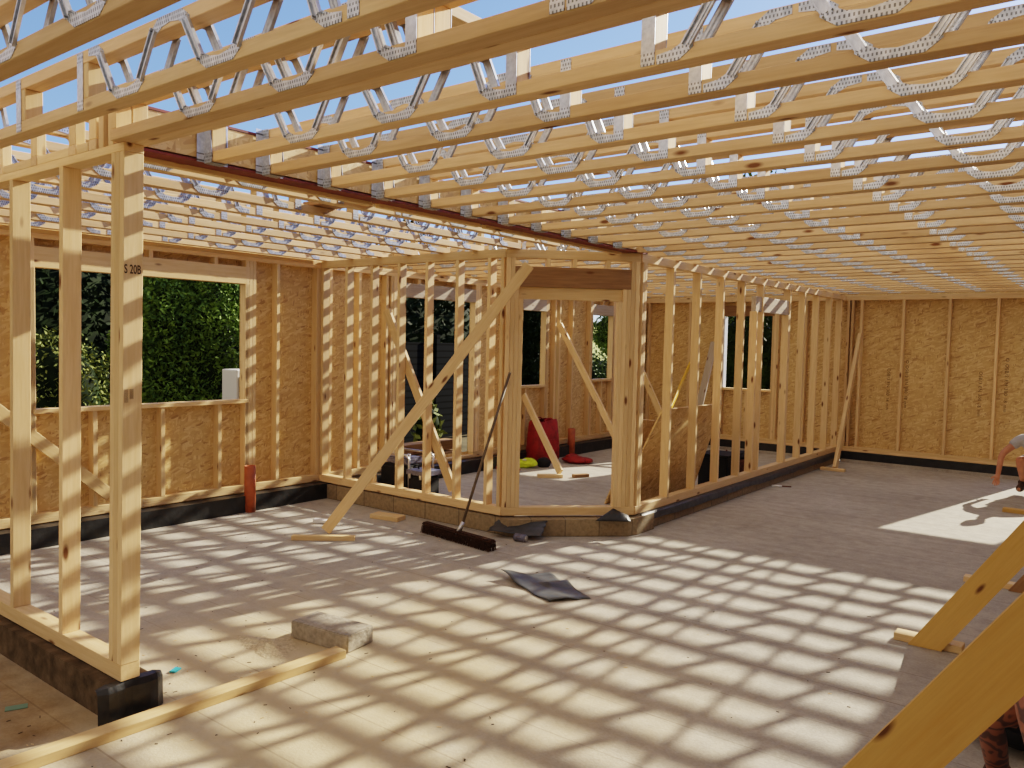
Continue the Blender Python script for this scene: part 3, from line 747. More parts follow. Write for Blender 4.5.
# ------------------------------------------------------------------ things on the floor
o = member('timber_length', (-3.455, .75, .0225), (-3.375, 2.87, .0225), .088, .045, M['pale']); tag(o, 'loose length of sawn timber lying on the floor from the left foreground', 'timber')
bm = bmesh.new(); add_box(bm, (0, 0, .05), (.44, .215, .10)); bmesh.ops.bevel(bm, geom=list(bm.edges), offset=.006, segments=2, affect='EDGES')
o = obj('concrete_block', bm, M['aac'], loc=(-3.60, 2.99, 0)); o.rotation_euler = (0, 0, .12); tag(o, 'grey concrete block lying flat at the end of the loose timber', 'block')
# heap of sand by the block
bm = bmesh.new()
n = 22
vv = {}
for i in range(n+1):
    for j in range(n+1):
        u, v = i/n*2-1, j/n*2-1; th_ = math.atan2(v, u); r = math.hypot(u, v)*(1.15+.18*math.sin(3*th_+.5)+.12*math.sin(7*th_)+.06*math.sin(15*th_))
        z = -.004*(r > 1) + max(0, (1-r))**1.3*.028*(1+.5*math.sin(i*1.7)*math.cos(j*2.1)) - .001
        vv[i, j] = bm.verts.new((u*.26, v*.15, z))
for i in range(n):
    for j in range(n): bm.faces.new((vv[i, j], vv[i+1, j], vv[i+1, j+1], vv[i, j+1]))
o = obj('sand_heap', bm, M['sand'], smooth=True, loc=(-3.80, 2.70, 0)); tag(o, 'thin heap of yellow sand in front of the concrete block', 'sand'); o['kind'] = 'stuff'
# litter
def litter(name, label, cat, loc, size, rz, mat):
    bm = bmesh.new(); add_box(bm, (0, 0, size[2]/2), size)
    for v in bm.verts: v.co.z += random.uniform(0, size[2]*.5)
    o = obj(name, bm, mat, loc=loc); o.rotation_euler = (0, 0, rz); tag(o, label, cat); return o
litter('plastic_wrapper', 'small teal and white wrapper on the floor right of the end post', 'litter', (-3.86, 2.18, 0), (.035, .055, .008), .5, M['teal'])
litter('plastic_wrapper', 'faded green scrap on the shaded floor at bottom left', 'litter', (-4.02, 1.49, 0), (.05, .09, .003), -.4, simple('faded_green', (.13, .22, .15), .7))
litter('plastic_packet', 'crumpled white packet with a blue cap left of the leaning brace', 'litter', (-6.0, 4.85, 0), (.16, .05, .025), .4, M['white'])
o = member('timber_offcut', (-5.84, 5.36, .022), (-5.52, 5.42, .022), .14, .042, M['wood']); tag(o, 'short board offcut beside the kerb behind the leaning brace', 'board')
bm = bmesh.new(); rnd = random.Random(3)
for i in range(260):
    x, y = rnd.uniform(-6.9, -.6), rnd.uniform(1.0, 6.0)
    if i % 3 == 0: x, y = rnd.gauss(-3.6, .6), rnd.gauss(2.2, .6)
    if YN-.2 < y < YN+.2 and x < XN+.1: continue
    a_ = rnd.uniform(0, 3.14); add_box(bm, (x, y, .0012), (rnd.uniform(.005, .024), rnd.uniform(.002, .006), .002), Matrix.Rotation(a_, 3, 'Z'), rnd.choice((0, 0, 1)))
o = obj('wood_chips', bm, [M['bark'], M['pale']]); tag(o, 'scattered dark and pale wood chips and grit over the concrete floor', 'debris'); o['kind'] = 'stuff'
# broom
BD = Vector((0, -.07, 0))
br = thing('broom', 'wide yard broom with dark bristles and thin handle leaning on the partition', 'broom', (-4.65, 5.17, 0))
a = Vector((-5.06, 5.26, .05)); b_ = Vector((-4.15, 5.14, .05)); d = (b_-a).normalized()
bm = bmesh.new(); ang = math.atan2(d.y, d.x); rot = Matrix.Rotation(ang, 3, 'Z'); c = (a+b_)/2 - Vector(br.location)
vs_ = add_box(bm, (c.x, c.y, .080), ((b_-a).length, .075, .030), rot); bmesh.ops.bevel(bm, geom=list(bm.edges), offset=.012, segments=2, affect='EDGES')
bhd = obj('broom_head', bm, M['bristle'], br)
bm = bmesh.new(); nL = (b_-a).length
for i in range(70):
    for j in range(7):
        u = (i/69-.5)*(nL-.03); v = (j/6-.5)*.070
        sp = v*.35 + random.uniform(-.006, .006); p = rot @ Vector((u, v, 0)); q = rot @ Vector((u+random.uniform(-.008, .008), v+sp, 0))
        tube_bm(bm, [(c.x+p.x, c.y+p.y, .070), (c.x+q.x, c.y+q.y, .002)], .0045, 4)
obj('bristles', bm, M['bristle'], bhd)
bm = bmesh.new(); tube_bm(bm, [(-4.58-br.location.x, 5.20-br.location.y, .07), (-4.40-br.location.x, YA-.02-br.location.y, WTS(1.30))], .0125, 10); obj('broom_handle', bm, M['handle'], br, True)
bm = bmesh.new(); tube_bm(bm, [(-4.60-br.location.x, 5.185-br.location.y, .065), (-4.565-br.location.x, 5.23-br.location.y, .17)], .018, 10); obj('socket', bm, M['chrome'], br, True)
# crumpled dark sheet on the floor
def sheet(label, name, outline, loc, mat, amp, lift=None, n=16):
    bm = bmesh.new(); (ax, ay), (bx, by), (cx, cy), (dx, dy) = outline; g_ = {}
    for i in range(n+1):
        for j in range(n+1):
            u, v = i/n, j/n
            x = (1-u)*(1-v)*ax + u*(1-v)*bx + u*v*cx + (1-u)*v*dx; y = (1-u)*(1-v)*ay + u*(1-v)*by + u*v*cy + (1-u)*v*dy
            z = .006 + amp*(.5+.5*math.sin(u*7+v*3))*(.5+.5*math.cos(v*6-u*2)) + (lift(u, v) if lift else 0)
            g_[i, j] = bm.verts.new((x-loc[0]+.008*math.sin(v*17+u*3), y-loc[1]+.008*math.sin(u*15), z))
    for i in range(n):
        for j in range(n): bm.faces.new((g_[i, j], g_[i+1, j], g_[i+1, j+1], g_[i, j+1]))
    o = obj(name, bm, mat, smooth=True, loc=(loc[0], loc[1], loc[2])); md = o.modifiers.new('s', 'SOLIDIFY'); md.thickness = .003
    tag(o, label, 'sheet'); return o
sheet('crumpled dark plastic sheet lying in the middle of the sunlit floor', 'plastic_sheet', [(-3.64, 4.60), (-3.04, 4.37), (-2.88, 4.62), (-3.42, 4.93)], (-3.2, 4.65, 0), M['sheet'], .02, lambda u, v: .05*max(0, 1-u*3)*max(0, 1-v*1.5) + .025*max(0, 1-abs(u-.45)*7)*(v > .5))
sheet('dark sheet scrap draped over the kerb below the doorway sill', 'membrane_scrap', [(-4.52, 5.50), (-4.05, 5.68), (-4.12, 5.86), (-4.50, 5.66)], (-4.3, 5.7, 0), M['dpc'], .012, lambda u, v: .04 + .10*v)
# black triangular flap at the doorway corner
bm = bmesh.new()
A_ = [Vector(v) for v in ((-3.765, 6.11, Z0-.010), (-3.515, 6.31, Z0-.010), (-3.60, 6.40, Z0+.02), (-3.70, 6.30, Z0+.085))]
gr_ = {}
for i in range(9):
    for j in range(9):
        u, v = i/8, j/8; p = A_[0]*(1-u)*(1-v) + A_[1]*u*(1-v) + A_[2]*u*v + A_[3]*(1-u)*v; p.z += .025*math.sin(math.pi*u)*math.sin(math.pi*v)
        gr_[i, j] = bm.verts.new(p)
for i in range(8):
    for j in range(8): bm.faces.new((gr_[i, j], gr_[i+1, j], gr_[i+1, j+1], gr_[i, j+1]))
o = obj('membrane_corner', bm, M['black'], smooth=True); md = o.modifiers.new('s', 'SOLIDIFY'); md.thickness = .004
tag(o, 'black membrane flap sticking up at the right foot of the doorway', 'membrane')
# can on its side
cn = thing('drinks_can', 'small crushed blue-grey can lying against the kerb below the doorway', 'can', (-4.19, 5.56, 0))
bm = bmesh.new(); tube_bm(bm, [(-.06, 0, .034), (-.055, 0, .034), (.045, .01, .034), (.055, .012, .034)], [.026, .033, .033, .024], 16); obj('can_body', bm, M['purple'], cn, True)
bm = bmesh.new(); tube_bm(bm, [(.056, .012, .034), (.060, .0125, .034)], [.026, .025], 16); obj('can_lid', bm, M['chrome'], cn)
# pipes
def pipe(label, x, y, r, h):
    t = thing('drain_pipe', label, 'pipe', (x, y, 0)); bm = bmesh.new()
    seg = 28
    prof = [(r, 0), (r, h), (r-.006, h), (r-.006, 0)]
    rings = [[bm.verts.new((p[0]*math.cos(2*math.pi*k/seg), p[0]*math.sin(2*math.pi*k/seg), p[1])) for k in range(seg)] for p in prof]
    for a, b_ in zip(rings, rings[1:]+rings[:1]):
        for k in range(seg): bm.faces.new((a[k], a[(k+1) % seg], b_[(k+1) % seg], b_[k]))
    bmesh.ops.recalc_face_normals(bm, faces=bm.faces); obj('pipe_wall', bm, M['clay'], t, True)
    bm = bmesh.new(); tube_bm(bm, [(0, 0, 0), (0, 0, h-.05)], r-.0065, 24); obj('pipe_bore', bm, M['black'], t, True)
    return t
pipe('upright terracotta drain pipe stub in front of the left window wall', -6.90, 4.68, .055, .46)
pipe('upright terracotta drain pipe stub in the inner room by the red bag', -6.90, 10.42, .058, .42)
# chisel
ch = thing('hand_tool', 'small steel hand tool lying on the floor by the right-hand partition', 'tool', (-3.45, 10.0, 0))
bm = bmesh.new(); tube_bm(bm, [(-.11, -.05, .012), (.0, .0, .012)], .012, 8); obj('handle', bm, M['white'], ch, True)
bm = bmesh.new(); tube_bm(bm, [(0, 0, .012), (.10, .05, .012)], .008, 8); obj('shaft', bm, M['rust'], ch, True)

# inner room clutter --------------------------------------------------------
def blob(bm, c, s, seed=0, sub=3, amp=.12):
    rnd = random.Random(seed); r = bmesh.ops.create_icosphere(bm, subdivisions=sub, radius=1)
    ph = [rnd.uniform(0, 6) for _ in range(6)]
    for v in r['verts']:
        k = 1 + amp*(math.sin(v.co.x*4+ph[0])+math.sin(v.co.y*5+ph[1])+math.sin(v.co.z*4+ph[2]))/2
        v.co = Vector((c[0]+v.co.x*s[0]*k, c[1]+v.co.y*s[1]*k, c[2]+v.co.z*s[2]*k))
bag = thing('tool_bag', 'tall red tool bag standing against the inner room wall under the window', 'bag', (-6.80, 9.52, 0))
bm = bmesh.new()
rings = []
for z, wx, wy in ((.0, .15, .24), (.06, .17, .27), (.35, .15, .27), (.58, .12, .26), (.62, .10, .25)):
    rings.append([bm.verts.new((wx*math.copysign(abs(math.cos(t))**.5, math.cos(t)), wy*math.copysign(abs(math.sin(t))**.5, math.sin(t)), z + .012*math.sin(3*t))) for t in [2*math.pi*k/24 for k in range(24)]])
for a, b_ in zip(rings, rings[1:]):
    for k in range(24): bm.faces.new((a[k], a[(k+1) % 24], b_[(k+1) % 24], b_[k]))
bm.faces.new(rings[0][::-1]); obj('bag_body', bm, M['reddark'], bag, True)
for s in (-1, 1):
    bm = bmesh.new(); tube_bm(bm, [(.10*s, .12*math.cos(t), .6+.05*math.sin(t)) for t in [math.pi*k/10 for k in range(11)]], .009, 8); obj('bag_handle', bm, M['reddark'], bag, True)
bm = bmesh.new(); add_box(bm, (.155, 0, .25), (.02, .34, .2)); bmesh.ops.bevel(bm, geom=list(bm.edges), offset=.008, segments=2, affect='EDGES'); obj('pocket', bm, M['reddark'], bag)
bm = bmesh.new(); blob(bm, (0, 0, .05), (.20, .15, .06), 3); blob(bm, (.10, .08, .04), (.14, .12, .045), 5); blob(bm, (-.06, .02, .08), (.11, .09, .05), 8)
o = obj('red_cloth_heap', bm, M['reddark'], smooth=True, loc=(-6.42, 9.80, 0)); tag(o, 'dark red cloth heap on the floor right of the red bag', 'cloth')
jk = thing('safety_vest', 'yellow high-visibility vest dropped on the inner room floor by the doorway', 'vest', (-6.70, 8.92, 0))
bm = bmesh.new(); blob(bm, (0, 0, .055), (.17, .12, .055), 11, 3, .2); blob(bm, (.08, .05, .07), (.12, .09, .06), 12, 3, .2); obj('vest_cloth', bm, M['hivis'], jk, True)
bm = bmesh.new(); add_box(bm, (.03, .0, .118), (.05, .16, .006), Matrix.Rotation(.5, 3, 'Z')); obj('reflective_band', bm, M['white'], jk)
bm = bmesh.new(); blob(bm, (0, 0, .05), (.20, .12, .06), 21, 3, .15); o = obj('red_cloth_heap', bm, M['reddark'], smooth=True, loc=(-6.62, 8.48, 0)); tag(o, 'small red cloth bundle seen between the studs left of the doorway', 'cloth')
bm = bmesh.new(); blob(bm, (0, 0, .06), (.11, .08, .07), 25, 3, .15); o = obj('dark_bag', bm, M['blackcloth'], smooth=True, loc=(-6.52, 9.16, 0)); tag(o, 'black soft bag on the floor beside the yellow vest', 'bag')
# petrol generator: dark machine with frame
ge = thing('generator', 'black portable generator standing behind the middle partition', 'generator', (-6.50, 6.42, 0))
bm = bmesh.new(); add_box(bm, (0, 0, .20), (.46, .34, .30)); bmesh.ops.bevel(bm, geom=list(bm.edges), offset=.03, segments=3, affect='EDGES'); obj('casing', bm, M['blackcloth'], ge)
bm = bmesh.new(); add_box(bm, (0, 0, .39), (.36, .26, .08)); bmesh.ops.bevel(bm, geom=list(bm.edges), offset=.02, segments=2, affect='EDGES'); obj('fuel_tank', bm, M['purple'], ge)
for s in (-1, 1):
    bm = bmesh.new(); tube_bm(bm, [(-.26, s*.19, .02), (-.26, s*.19, .44), (-.22, s*.19, .47), (.22, s*.19, .47), (.26, s*.19, .44), (.26, s*.19, .02)], .013, 8); obj('frame_tube', bm, M['chrome'], ge, True)
for s in (-1, 1):
    bm = bmesh.new(); tube_bm(bm, [(-.22, s*.17, .05), (-.22, s*.21, .05)], .05, 14); obj('wheel', bm, M['blackcloth'], ge, True)
bm = bmesh.new(); tube_bm(bm, [(.05, 0, .42), (.05, 0, .455)], .03, 14); obj('filler_cap', bm, M['chrome'], ge, True)
bm = bmesh.new(); add_box(bm, (0, 0, .14), (.26, .24, .28)); bmesh.ops.bevel(bm, geom=list(bm.edges), offset=.02, segments=2, affect='EDGES')
va = thing('toolbox', 'dark toolbox with pale latches beside the generator', 'toolbox', (-6.08, 6.30, 0)); obj('box_body', bm, M['blackcloth'], va)
bm = bmesh.new(); add_box(bm, (0, 0, .31), (.28, .26, .05)); obj('box_lid', bm, M['purple'], va)
for s in (-1, 1):
    bm = bmesh.new(); add_box(bm, (s*.08, -.135, .27), (.03, .012, .05)); obj('latch', bm, M['chrome'], va)
bm = bmesh.new(); tube_bm(bm, [(-.08, 0, .335), (-.08, 0, .37), (.08, 0, .37), (.08, 0, .335)], .010, 8); obj('carry_handle', bm, M['blackcloth'], va, True)
o = member('timber_offcut', (-6.62, 6.0, .022), (-6.42, 6.25, .022), .09, .042, M['wood']); tag(o, 'short offcut on the inner floor behind the middle partition studs', 'board')
# OSB offcuts leaning inside panel B
def lean_sheet(label, corners, name='osb_offcut'):
    bm = bmesh.new(); v = [Vector(c) for c in corners]; n_ = (v[1]-v[0]).cross(v[3]-v[0]).normalized()*.018
    a = [bm.verts.new(p) for p in v]; b_ = [bm.verts.new(p+n_) for p in v]
    bm.faces.new(a[::-1]); bm.faces.new(b_)
    for i in range(4): bm.faces.new((a[i], a[(i+1) % 4], b_[(i+1) % 4], b_[i]))
    bmesh.ops.recalc_face_normals(bm, faces=bm.faces)
    o = obj(name, bm, M['osb']); tag(o, label, 'board'); return o
lean_sheet('large OSB offcut leaning on the inside of the right-hand partition studs', [(-4.22, 7.15, .01), (-4.02, 8.55, .01), (-3.74, 8.72, 1.10), (-3.76, 7.30, 1.10)])
lean_sheet('second OSB offcut standing behind the first leaning one', [(-4.52, 7.5, .01), (-4.42, 8.9, .01), (-4.14, 9.0, .82), (-4.16, 7.62, .95)])
lv = thing('spirit_level', 'long yellow level leaning among the boards behind the right-hand partition', 'level', (-5.35, 10.0, 0))
o = member('level_body', (-5.38, 10.0, .03), (-5.98, 12.6, WTS(1.28)), .025, .065, M['yellow'], lv)
o = member('end_cap', (-5.375, 9.975, .018), (-5.382, 10.01, .034), .03, .07, M['blackcloth'], lv)
bk = thing('black_crate', 'black crate standing behind the sole plate of the right-hand partition', 'crate', (-4.05, 9.45, 0))
bm = bmesh.new(); add_box(bm, (0, 0, .20), (.38, .42, .40)); bmesh.ops.bevel(bm, geom=list(bm.edges), offset=.02, segments=2, affect='EDGES'); obj('crate_body', bm, M['blackcloth'], bk)
bm = bmesh.new(); add_box(bm, (0, 0, .41), (.41, .45, .03)); obj('crate_rim', bm, M['blackcloth'], bk)
rm = thing('rusty_machine', 'rusty red site machine with a dark top seen low between the right partition studs', 'machine', (-4.05, 10.15, 0))
bm = bmesh.new(); add_box(bm, (0, 0, .18), (.30, .44, .22)); bmesh.ops.bevel(bm, geom=list(bm.edges), offset=.02, segments=2, affect='EDGES'); obj('body', bm, M['rust'], rm)
bm = bmesh.new(); blob(bm, (0, 0, .32), (.13, .2, .06), 4); obj('engine_cover', bm, M['blackcloth'], rm, True)
for sx in (-1, 1):
    for sy in (-1, 1):
        bm = bmesh.new(); tube_bm(bm, [(sx*.13, sy*.18, 0), (sx*.13, sy*.18, .40)], .012, 8); obj('frame_leg', bm, M['rust'], rm, True)
sheet('small crumpled white packet just inside the doorway corner', 'plastic_packet', [(-3.95, 7.05, ), (-3.80, 7.02), (-3.78, 7.2), (-3.95, 7.2)], (-3.87, 7.1, 0), M['white'], .05, lambda u, v: .06*math.sin(3*u), 8)
tb = thing('tool_bag', 'black rounded bag form added over a dark area behind the widest golden brace', 'bag', (-.36, 4.15, 0))  # bag form put in to fill a dark area of floor
bm = bmesh.new(); blob(bm, (0, 0, .13), (.22, .16, .14), 31, 3, .08); obj('bag_body', bm, M['blackcloth'], tb, True)
bm = bmesh.new(); tube_bm(bm, [(-.12, 0, .24), (-.08, 0, .28), (.08, 0, .28), (.12, 0, .24)], .012, 8); obj('bag_handle', bm, M['blackcloth'], tb, True)

# ------------------------------------------------------------------ people
def skinned(name, verts, edges, radii, mat, parent, sub=2, root=0, loc=(0, 0, 0)):
    me = bpy.data.meshes.new(name); me.from_pydata([Vector(v) - Vector(loc) for v in verts], edges, []); me.materials.append(mat)
    o = bpy.data.objects.new(name, me); COL.objects.link(o); o.parent = parent
    md = o.modifiers.new('skin', 'SKIN'); md.use_smooth_shade = True
    sv = me.skin_vertices[0].data
    for i, r in enumerate(radii):
        sv[i].radius = (r, r) if not isinstance(r, tuple) else r; sv[i].use_root = (i == root)
    s = o.modifiers.new('sub', 'SUBSURF'); s.levels = sub; s.render_levels = sub
    return o
def person(label, J, mats, tee_col, short_col, loc, armlow='skin', leglow='skin'):
    """J: joint dictionary in world coordinates"""
    t = thing('person', label, 'person', loc)
    names = ['pelvis', 'belly', 'chest', 'neck', 'head0', 'shR', 'elR', 'wrR', 'shL', 'elL', 'wrL', 'hipR', 'knR', 'anR', 'toR', 'hipL', 'knL', 'anL', 'toL']
    rad = [.13, .12, .135, .055, .055, .055, .040, .028, .055, .040, .028, .085, .058, .040, .035, .085, .058, .040, .035]
    idx = {n: i for i, n in enumerate(names)}
    E_ = [('pelvis', 'belly'), ('belly', 'chest'), ('chest', 'neck'), ('neck', 'head0'), ('chest', 'shR'), ('shR', 'elR'), ('elR', 'wrR'), ('chest', 'shL'), ('shL', 'elL'), ('elL', 'wrL'),
          ('pelvis', 'hipR'), ('hipR', 'knR'), ('knR', 'anR'), ('anR', 'toR'), ('pelvis', 'hipL'), ('hipL', 'knL'), ('knL', 'anL'), ('anL', 'toL')]
    V = [J[n] for n in names]; ed = [(idx[a], idx[b_]) for a, b_ in E_]
    # hands: palm + five finger chains joined to the wrist
    for s in ('R', 'L'):
        wv = Vector(J['wr'+s]); d = (Vector(J['wr'+s]) - Vector(J['el'+s])).normalized(); sd = d.cross(Vector((0, 1, .1))).normalized(); cu = d.cross(sd).normalized()
        V.append(wv + d*.055); rad.append(.026); pi_ = len(V)-1; ed.append((idx['wr'+s], pi_))
        for k, (off, ln) in enumerate(((-.030, .055), (-.010, .068), (.010, .064), (.028, .052))):
            V.append(wv + d*.095 + sd*off); rad.append(.010); ed.append((pi_, len(V)-1))
            V.append(wv + d*(.095+ln*.55) + sd*off + cu*.012); rad.append(.009); ed.append((len(V)-2, len(V)-1))
            V.append(wv + d*(.095+ln*.9) + sd*off + cu*.034); rad.append(.007); ed.append((len(V)-2, len(V)-1))
        V.append(wv + d*.045 + sd*-.042 + cu*.01); rad.append(.011); ed.append((pi_, len(V)-1))
        V.append(wv + d*.080 + sd*-.058 + cu*.022); rad.append(.009); ed.append((len(V)-2, len(V)-1))
    skinned('body', V, ed, rad, M[mats], t, 2, 0, loc)
    # head
    h = Vector(J['head']); fw = Vector(J['face']).normalized(); up = Vector((0, 0, 1)); rt = fw.cross(up).normalized(); up = rt.cross(fw)
    B = Matrix((rt, fw, up)).transposed()
    def hb(name, fn, mat, par=None):
        bm = bmesh.new(); fn(bm); bmesh.ops.transform(bm, matrix=Matrix.Translation(h-Vector(loc)) @ B.to_4x4(), verts=bm.verts); return obj(name, bm, mat, par or t, True)
    def skull(bm):
        r = bmesh.ops.create_icosphere(bm, subdivisions=4, radius=1)
        for v in r['verts']:
            x, y, z = v.co; k = 1 - .22*max(0, -z)
            nose = .020*math.exp(-((x/.14)**2 + ((z+.12)/.20)**2)) * (y > 0)
            brow = .006*math.exp(-((z-.18)/.10)**2)*(y > .5); eye = -.008*math.exp(-(((abs(x)-.40)/.16)**2+((z-.02)/.10)**2))*(y > .4)
            lip = .005*math.exp(-((x/.25)**2+((z+.48)/.07)**2))*(y > .4)
            v.co = Vector((x*.074*k, y*.094*k + nose+brow+eye+lip, z*.118))
    hd_ = hb('head', skull, M['skin'])
    def hair(bm):
        r = bmesh.ops.create_icosphere(bm, subdivisions=3, radius=1)
        for v in r['verts']:
            x, y, z = v.co; 
            if y > .35 and z < .55: z = .55 + .0*z; 
            v.co = Vector((x*.079, y*.099 - .006, max(z, -.45 if y < 0 else .3)*.124 + .004))
    hb('hair', hair, M['hair'], hd_)
    for s in (-1, 1):
        hb('ear', lambda bm: blob(bm, (s*.076, -.005, -.005), (.010, .020, .030), 1, 2, .05), M['skin'], hd_)
        hb('eye', lambda bm: blob(bm, (s*.030, .083, .004), (.011, .010, .008), 1, 2, 0), M['white'], hd_)
        hb('pupil', lambda bm: blob(bm, (s*.030, .0915, .004), (.005, .003, .005), 1, 2, 0), M['blackcloth'], hd_)
    # clothes
    mid = lambda a, b_, f: Vector(J[a]).lerp(Vector(J[b_]), f)
    V = [J['pelvis'], J['belly'], J['chest'], mid('chest', 'neck', .8), J['shR'], mid('shR', 'elR', .52), J['shL'], mid('shL', 'elL', .52)]
    skinned('t_shirt', V, [(0, 1), (1, 2), (2, 3), (2, 4), (4, 5), (2, 6), (6, 7)], [.148, .145, .158, .075, .076, .062, .076, .062], M[tee_col], t, 2, 0, loc)
    V = [J['pelvis'], J['hipR'], mid('hipR', 'knR', .86), J['hipL'], mid('hipL', 'knL', .86)]
    skinned('shorts', V, [(0, 1), (1, 2), (0, 3), (3, 4)], [.150, .108, .088, .108, .088], M[short_col], t, 2, 0, loc)
    for s in ('R', 'L'):
        skinned('boot', [mid('an'+s, 'kn'+s, .18), J['an'+s], J['to'+s]], [(0, 1), (1, 2)], [.052, .056, .045], M['boot'], t, 2, 1, loc)
    return t
def shp(J, d): return {k: (v if k == 'face' else tuple(Vector(v)+Vector(d))) for k, v in J.items()}
J1 = dict(pelvis=(-.78, 11.95, .36), belly=(-.80, 11.75, .48), chest=(-.84, 11.52, .62), neck=(-.84, 11.36, .74), head0=(-.84, 11.30, .80), head=(-.83, 11.24, .87), face=(-.15, -1, -.35),
          shR=(-1.03, 11.50, .665), elR=(-1.215, 11.42, .47), wrR=(-1.235, 11.34, .235), shL=(-.66, 11.50, .665), elL=(-.56, 11.25, .45), wrL=(-.66, 11.08, .25),
          hipR=(-.90, 11.88, .33), knR=(-1.03, 11.48, .42), anR=(-.99, 11.72, .09), toR=(-1.03, 11.50, .045), hipL=(-.66, 11.88, .33), knL=(-.60, 11.45, .40), anL=(-.62, 11.72, .09), toL=(-.60, 11.50, .045))
J1 = shp(J1, (-.05, 0, .035))
person('crouching worker in grey t-shirt and dark shorts reaching down, at the far right edge', J1, 'skin', 'greytee', 'blackcloth', (-.85, 11.6, 0))
J2 = dict(pelvis=(.05, 3.72, .40), belly=(.06, 3.58, .56), chest=(.06, 3.44, .74), neck=(.05, 3.33, .90), head0=(.05, 3.29, .96), head=(.04, 3.25, 1.04), face=(-.5, -1, -.3),
          shR=(-.12, 3.42, .80), elR=(-.17, 3.22, .58), wrR=(-.10, 3.05, .42), shL=(.20, 3.42, .80), elL=(.19, 3.2, .58), wrL=(.10, 3.0, .42),
          hipR=(-.05, 3.66, .42), knR=(-.29, 3.36, .46), anR=(-.27, 3.62, .10), toR=(-.33, 3.42, .045), hipL=(.16, 3.66, .40), knL=(.14, 3.30, .45), anL=(.15, 3.6, .10), toL=(.13, 3.4, .045))
J2 = shp(J2, (-.08, .0, -.03))
person('worker in black clothing with a tattooed leg, crouching behind the widest golden brace', J2, 'tattoo', 'blackcloth', 'blackcloth', (0, 3.5, 0))

# ------------------------------------------------------------------ outside
def foliage(name, label, cat, c, rad, n, mat, size=.09, trunk=True, seed=1, group=None, shell=.55):
    rnd = random.Random(seed); t = thing(name, label, cat, (c[0], c[1], -.1), group)
    vv_, ff = [], []
    for i in range(n):
        u = rnd.uniform(-1, 1); th = rnd.uniform(0, 2*math.pi); s = math.sqrt(1-u*u); r = (shell + (1-shell)*rnd.random())*(1+.10*math.sin(5*th+3*u)+.08*math.sin(9*u+th*3))
        p = Vector((s*math.cos(th)*rad[0]*r, s*math.sin(th)*rad[1]*r, u*rad[2]*r + c[2] + .1))
        if p.z < .05: continue
        a = Vector((rnd.uniform(-1, 1), rnd.uniform(-1, 1), rnd.uniform(-1, 1))).normalized()*size*rnd.uniform(.5, 1.2)
        b_ = Vector((rnd.uniform(-1, 1), rnd.uniform(-1, 1), rnd.uniform(-1, 1))).normalized()*size*.45
        k = len(vv_); vv_ += [p-a, p+b_, p+a, p-b_]; ff.append((k, k+1, k+2, k+3))
    me = bpy.data.meshes.new('foliage'); me.from_pydata(vv_, [], ff); me.materials.append(mat)
    o = bpy.data.objects.new('foliage', me); COL.objects.link(o); o.parent = t
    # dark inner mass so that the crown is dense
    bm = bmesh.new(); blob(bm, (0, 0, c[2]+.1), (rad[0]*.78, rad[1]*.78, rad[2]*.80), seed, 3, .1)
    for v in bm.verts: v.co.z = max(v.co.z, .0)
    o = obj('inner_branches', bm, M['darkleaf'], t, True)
    if trunk:
        bm = bmesh.new(); tube_bm(bm, [(0, 0, -.05), (0, 0, max(.3, c[2]))], [.12, .06], 8); obj('trunk', bm, M['bark'], t, True)
    return t
foliage('conifer_hedge', 'tall bright green conifer seen through the right half of the left window', 'tree', (-10.75, 6.55, 1.3), (.85, 1.25, 1.85), 60000, M['hedge'], .042, seed=3, shell=.82)
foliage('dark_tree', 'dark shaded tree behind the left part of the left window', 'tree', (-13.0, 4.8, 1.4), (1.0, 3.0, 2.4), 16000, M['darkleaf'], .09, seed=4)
foliage('shrub', 'feathery olive shrub low in the left window between the near studs', 'shrub', (-9.6, 4.05, .75), (.5, .55, 1.05), 14000, M['shrub'], .034, seed=5, trunk=False, shell=.3)
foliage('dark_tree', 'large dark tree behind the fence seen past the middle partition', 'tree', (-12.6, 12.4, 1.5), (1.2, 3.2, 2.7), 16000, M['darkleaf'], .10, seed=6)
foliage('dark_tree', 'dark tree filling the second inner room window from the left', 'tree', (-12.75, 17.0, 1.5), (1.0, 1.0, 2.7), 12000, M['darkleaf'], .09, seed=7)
foliage('hedge_bush', 'leafy green bush in the narrow window with the field view', 'bush', (-13.6, 21.9, .15), (2.0, 1.5, 1.35), 14000, M['midleaf'], .07, seed=8, trunk=False)
foliage('hedge_bush', 'small round tree on the field seen in the narrow window', 'bush', (-33.0, 56.0, 2.6), (2.0, 2.0, 1.8), 5000, M['midleaf'], .22, seed=9)
foliage('conifer_hedge', 'dark clipped hedge seen through the far wall window behind the studs', 'hedge', (-6.3, 16.2, .8), (1.9, .7, 1.70), 12000, M['darkleaf'], .08, seed=10, trunk=False)
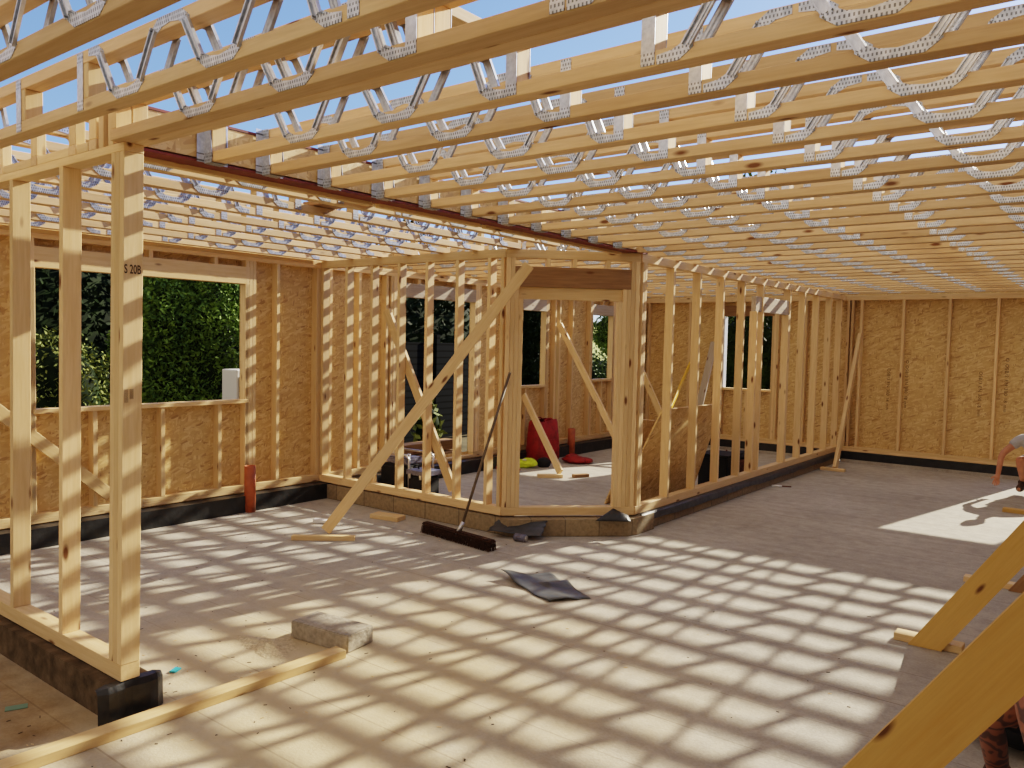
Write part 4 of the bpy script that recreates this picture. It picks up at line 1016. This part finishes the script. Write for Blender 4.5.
for i, (px, py, h_, r_) in enumerate(((-14.5, 38, 8.6, 2.6), (-8.6, 37, 7.6, 2.4), (-20.4, 40, 8.0, 2.4))):
    foliage('distant_tree', ['broad tree showing between the far joists at centre right', 'tree behind the far joists, right of the broad one', 'tree behind the far joists, left of the broad one'][i], 'tree', (px, py, h_*.62), (r_, r_, h_*.52), 7000, M['midleaf'], .22, seed=20+i)
# distant tree belt on the ridge
bm = bmesh.new(); rnd = random.Random(5)
for i in range(120):
    a_ = math.radians(-15 + 80*i/119.); R_ = 232; x = -3 - R_*math.sin(a_); y = 6 + R_*math.cos(a_)
    blob(bm, (x, y, 6.8), (5, 5, rnd.uniform(.9, 1.9)), i, 1, .2)
o = obj('distant_tree_belt', bm, M['darkleaf'], smooth=True); tag(o, 'dark belt of trees along the ridge beyond the pale field', 'trees'); o['kind'] = 'stuff'
# fence
fe = thing('fence', 'dark close-boarded fence beyond the opening behind the middle partition', 'fence', (-10.4, 11.0, -.15))
bm = bmesh.new(); add_box(bm, (0, 0, .95), (.04, 3.6, 1.8)); obj('boarding', bm, M['fence'], fe)
for k in range(3):
    bm = bmesh.new(); add_box(bm, (.06, -1.75+k*1.75, 1.0), (.09, .09, 2.0)); obj('fence_post', bm, M['fence'], fe)
foliage('grass_clump', 'pale dry grasses growing in front of the dark fence', 'plant', (-8.95, 9.35, .3), (.22, .28, .50), 700, M['shrub'], .10, seed=30, trunk=False, shell=.1)
lp = thing('timber_stack', 'stack of dark sleepers lying outside the opening by the fence', 'timber', (-7.9, 7.7, -.1))
for k in range(3): member('sleeper', (-7.9+.11*k*(-1), 6.6, .05+.16*(k % 2)), (-7.95-.11*k, 8.9, .05+.16*(k % 2)), .2, .14, M['dark'], lp)
# white board outside the left window
wbx = thing('white_cabinet', 'white boxed cabinet outside, at the lower right corner of the left window', 'cabinet', (-8.15, 5.36, -.1))
bm = bmesh.new(); add_box(bm, (0, 0, .73), (.30, .22, 1.46)); bmesh.ops.bevel(bm, geom=list(bm.edges), offset=.01, segments=1, affect='EDGES'); obj('cabinet_body', bm, M['white'], wbx)
bm = bmesh.new(); add_box(bm, (.156, 0, .73), (.012, .16, 1.3)); obj('cabinet_door', bm, simple('grey_panel', (.25, .2, .17), .6), wbx)
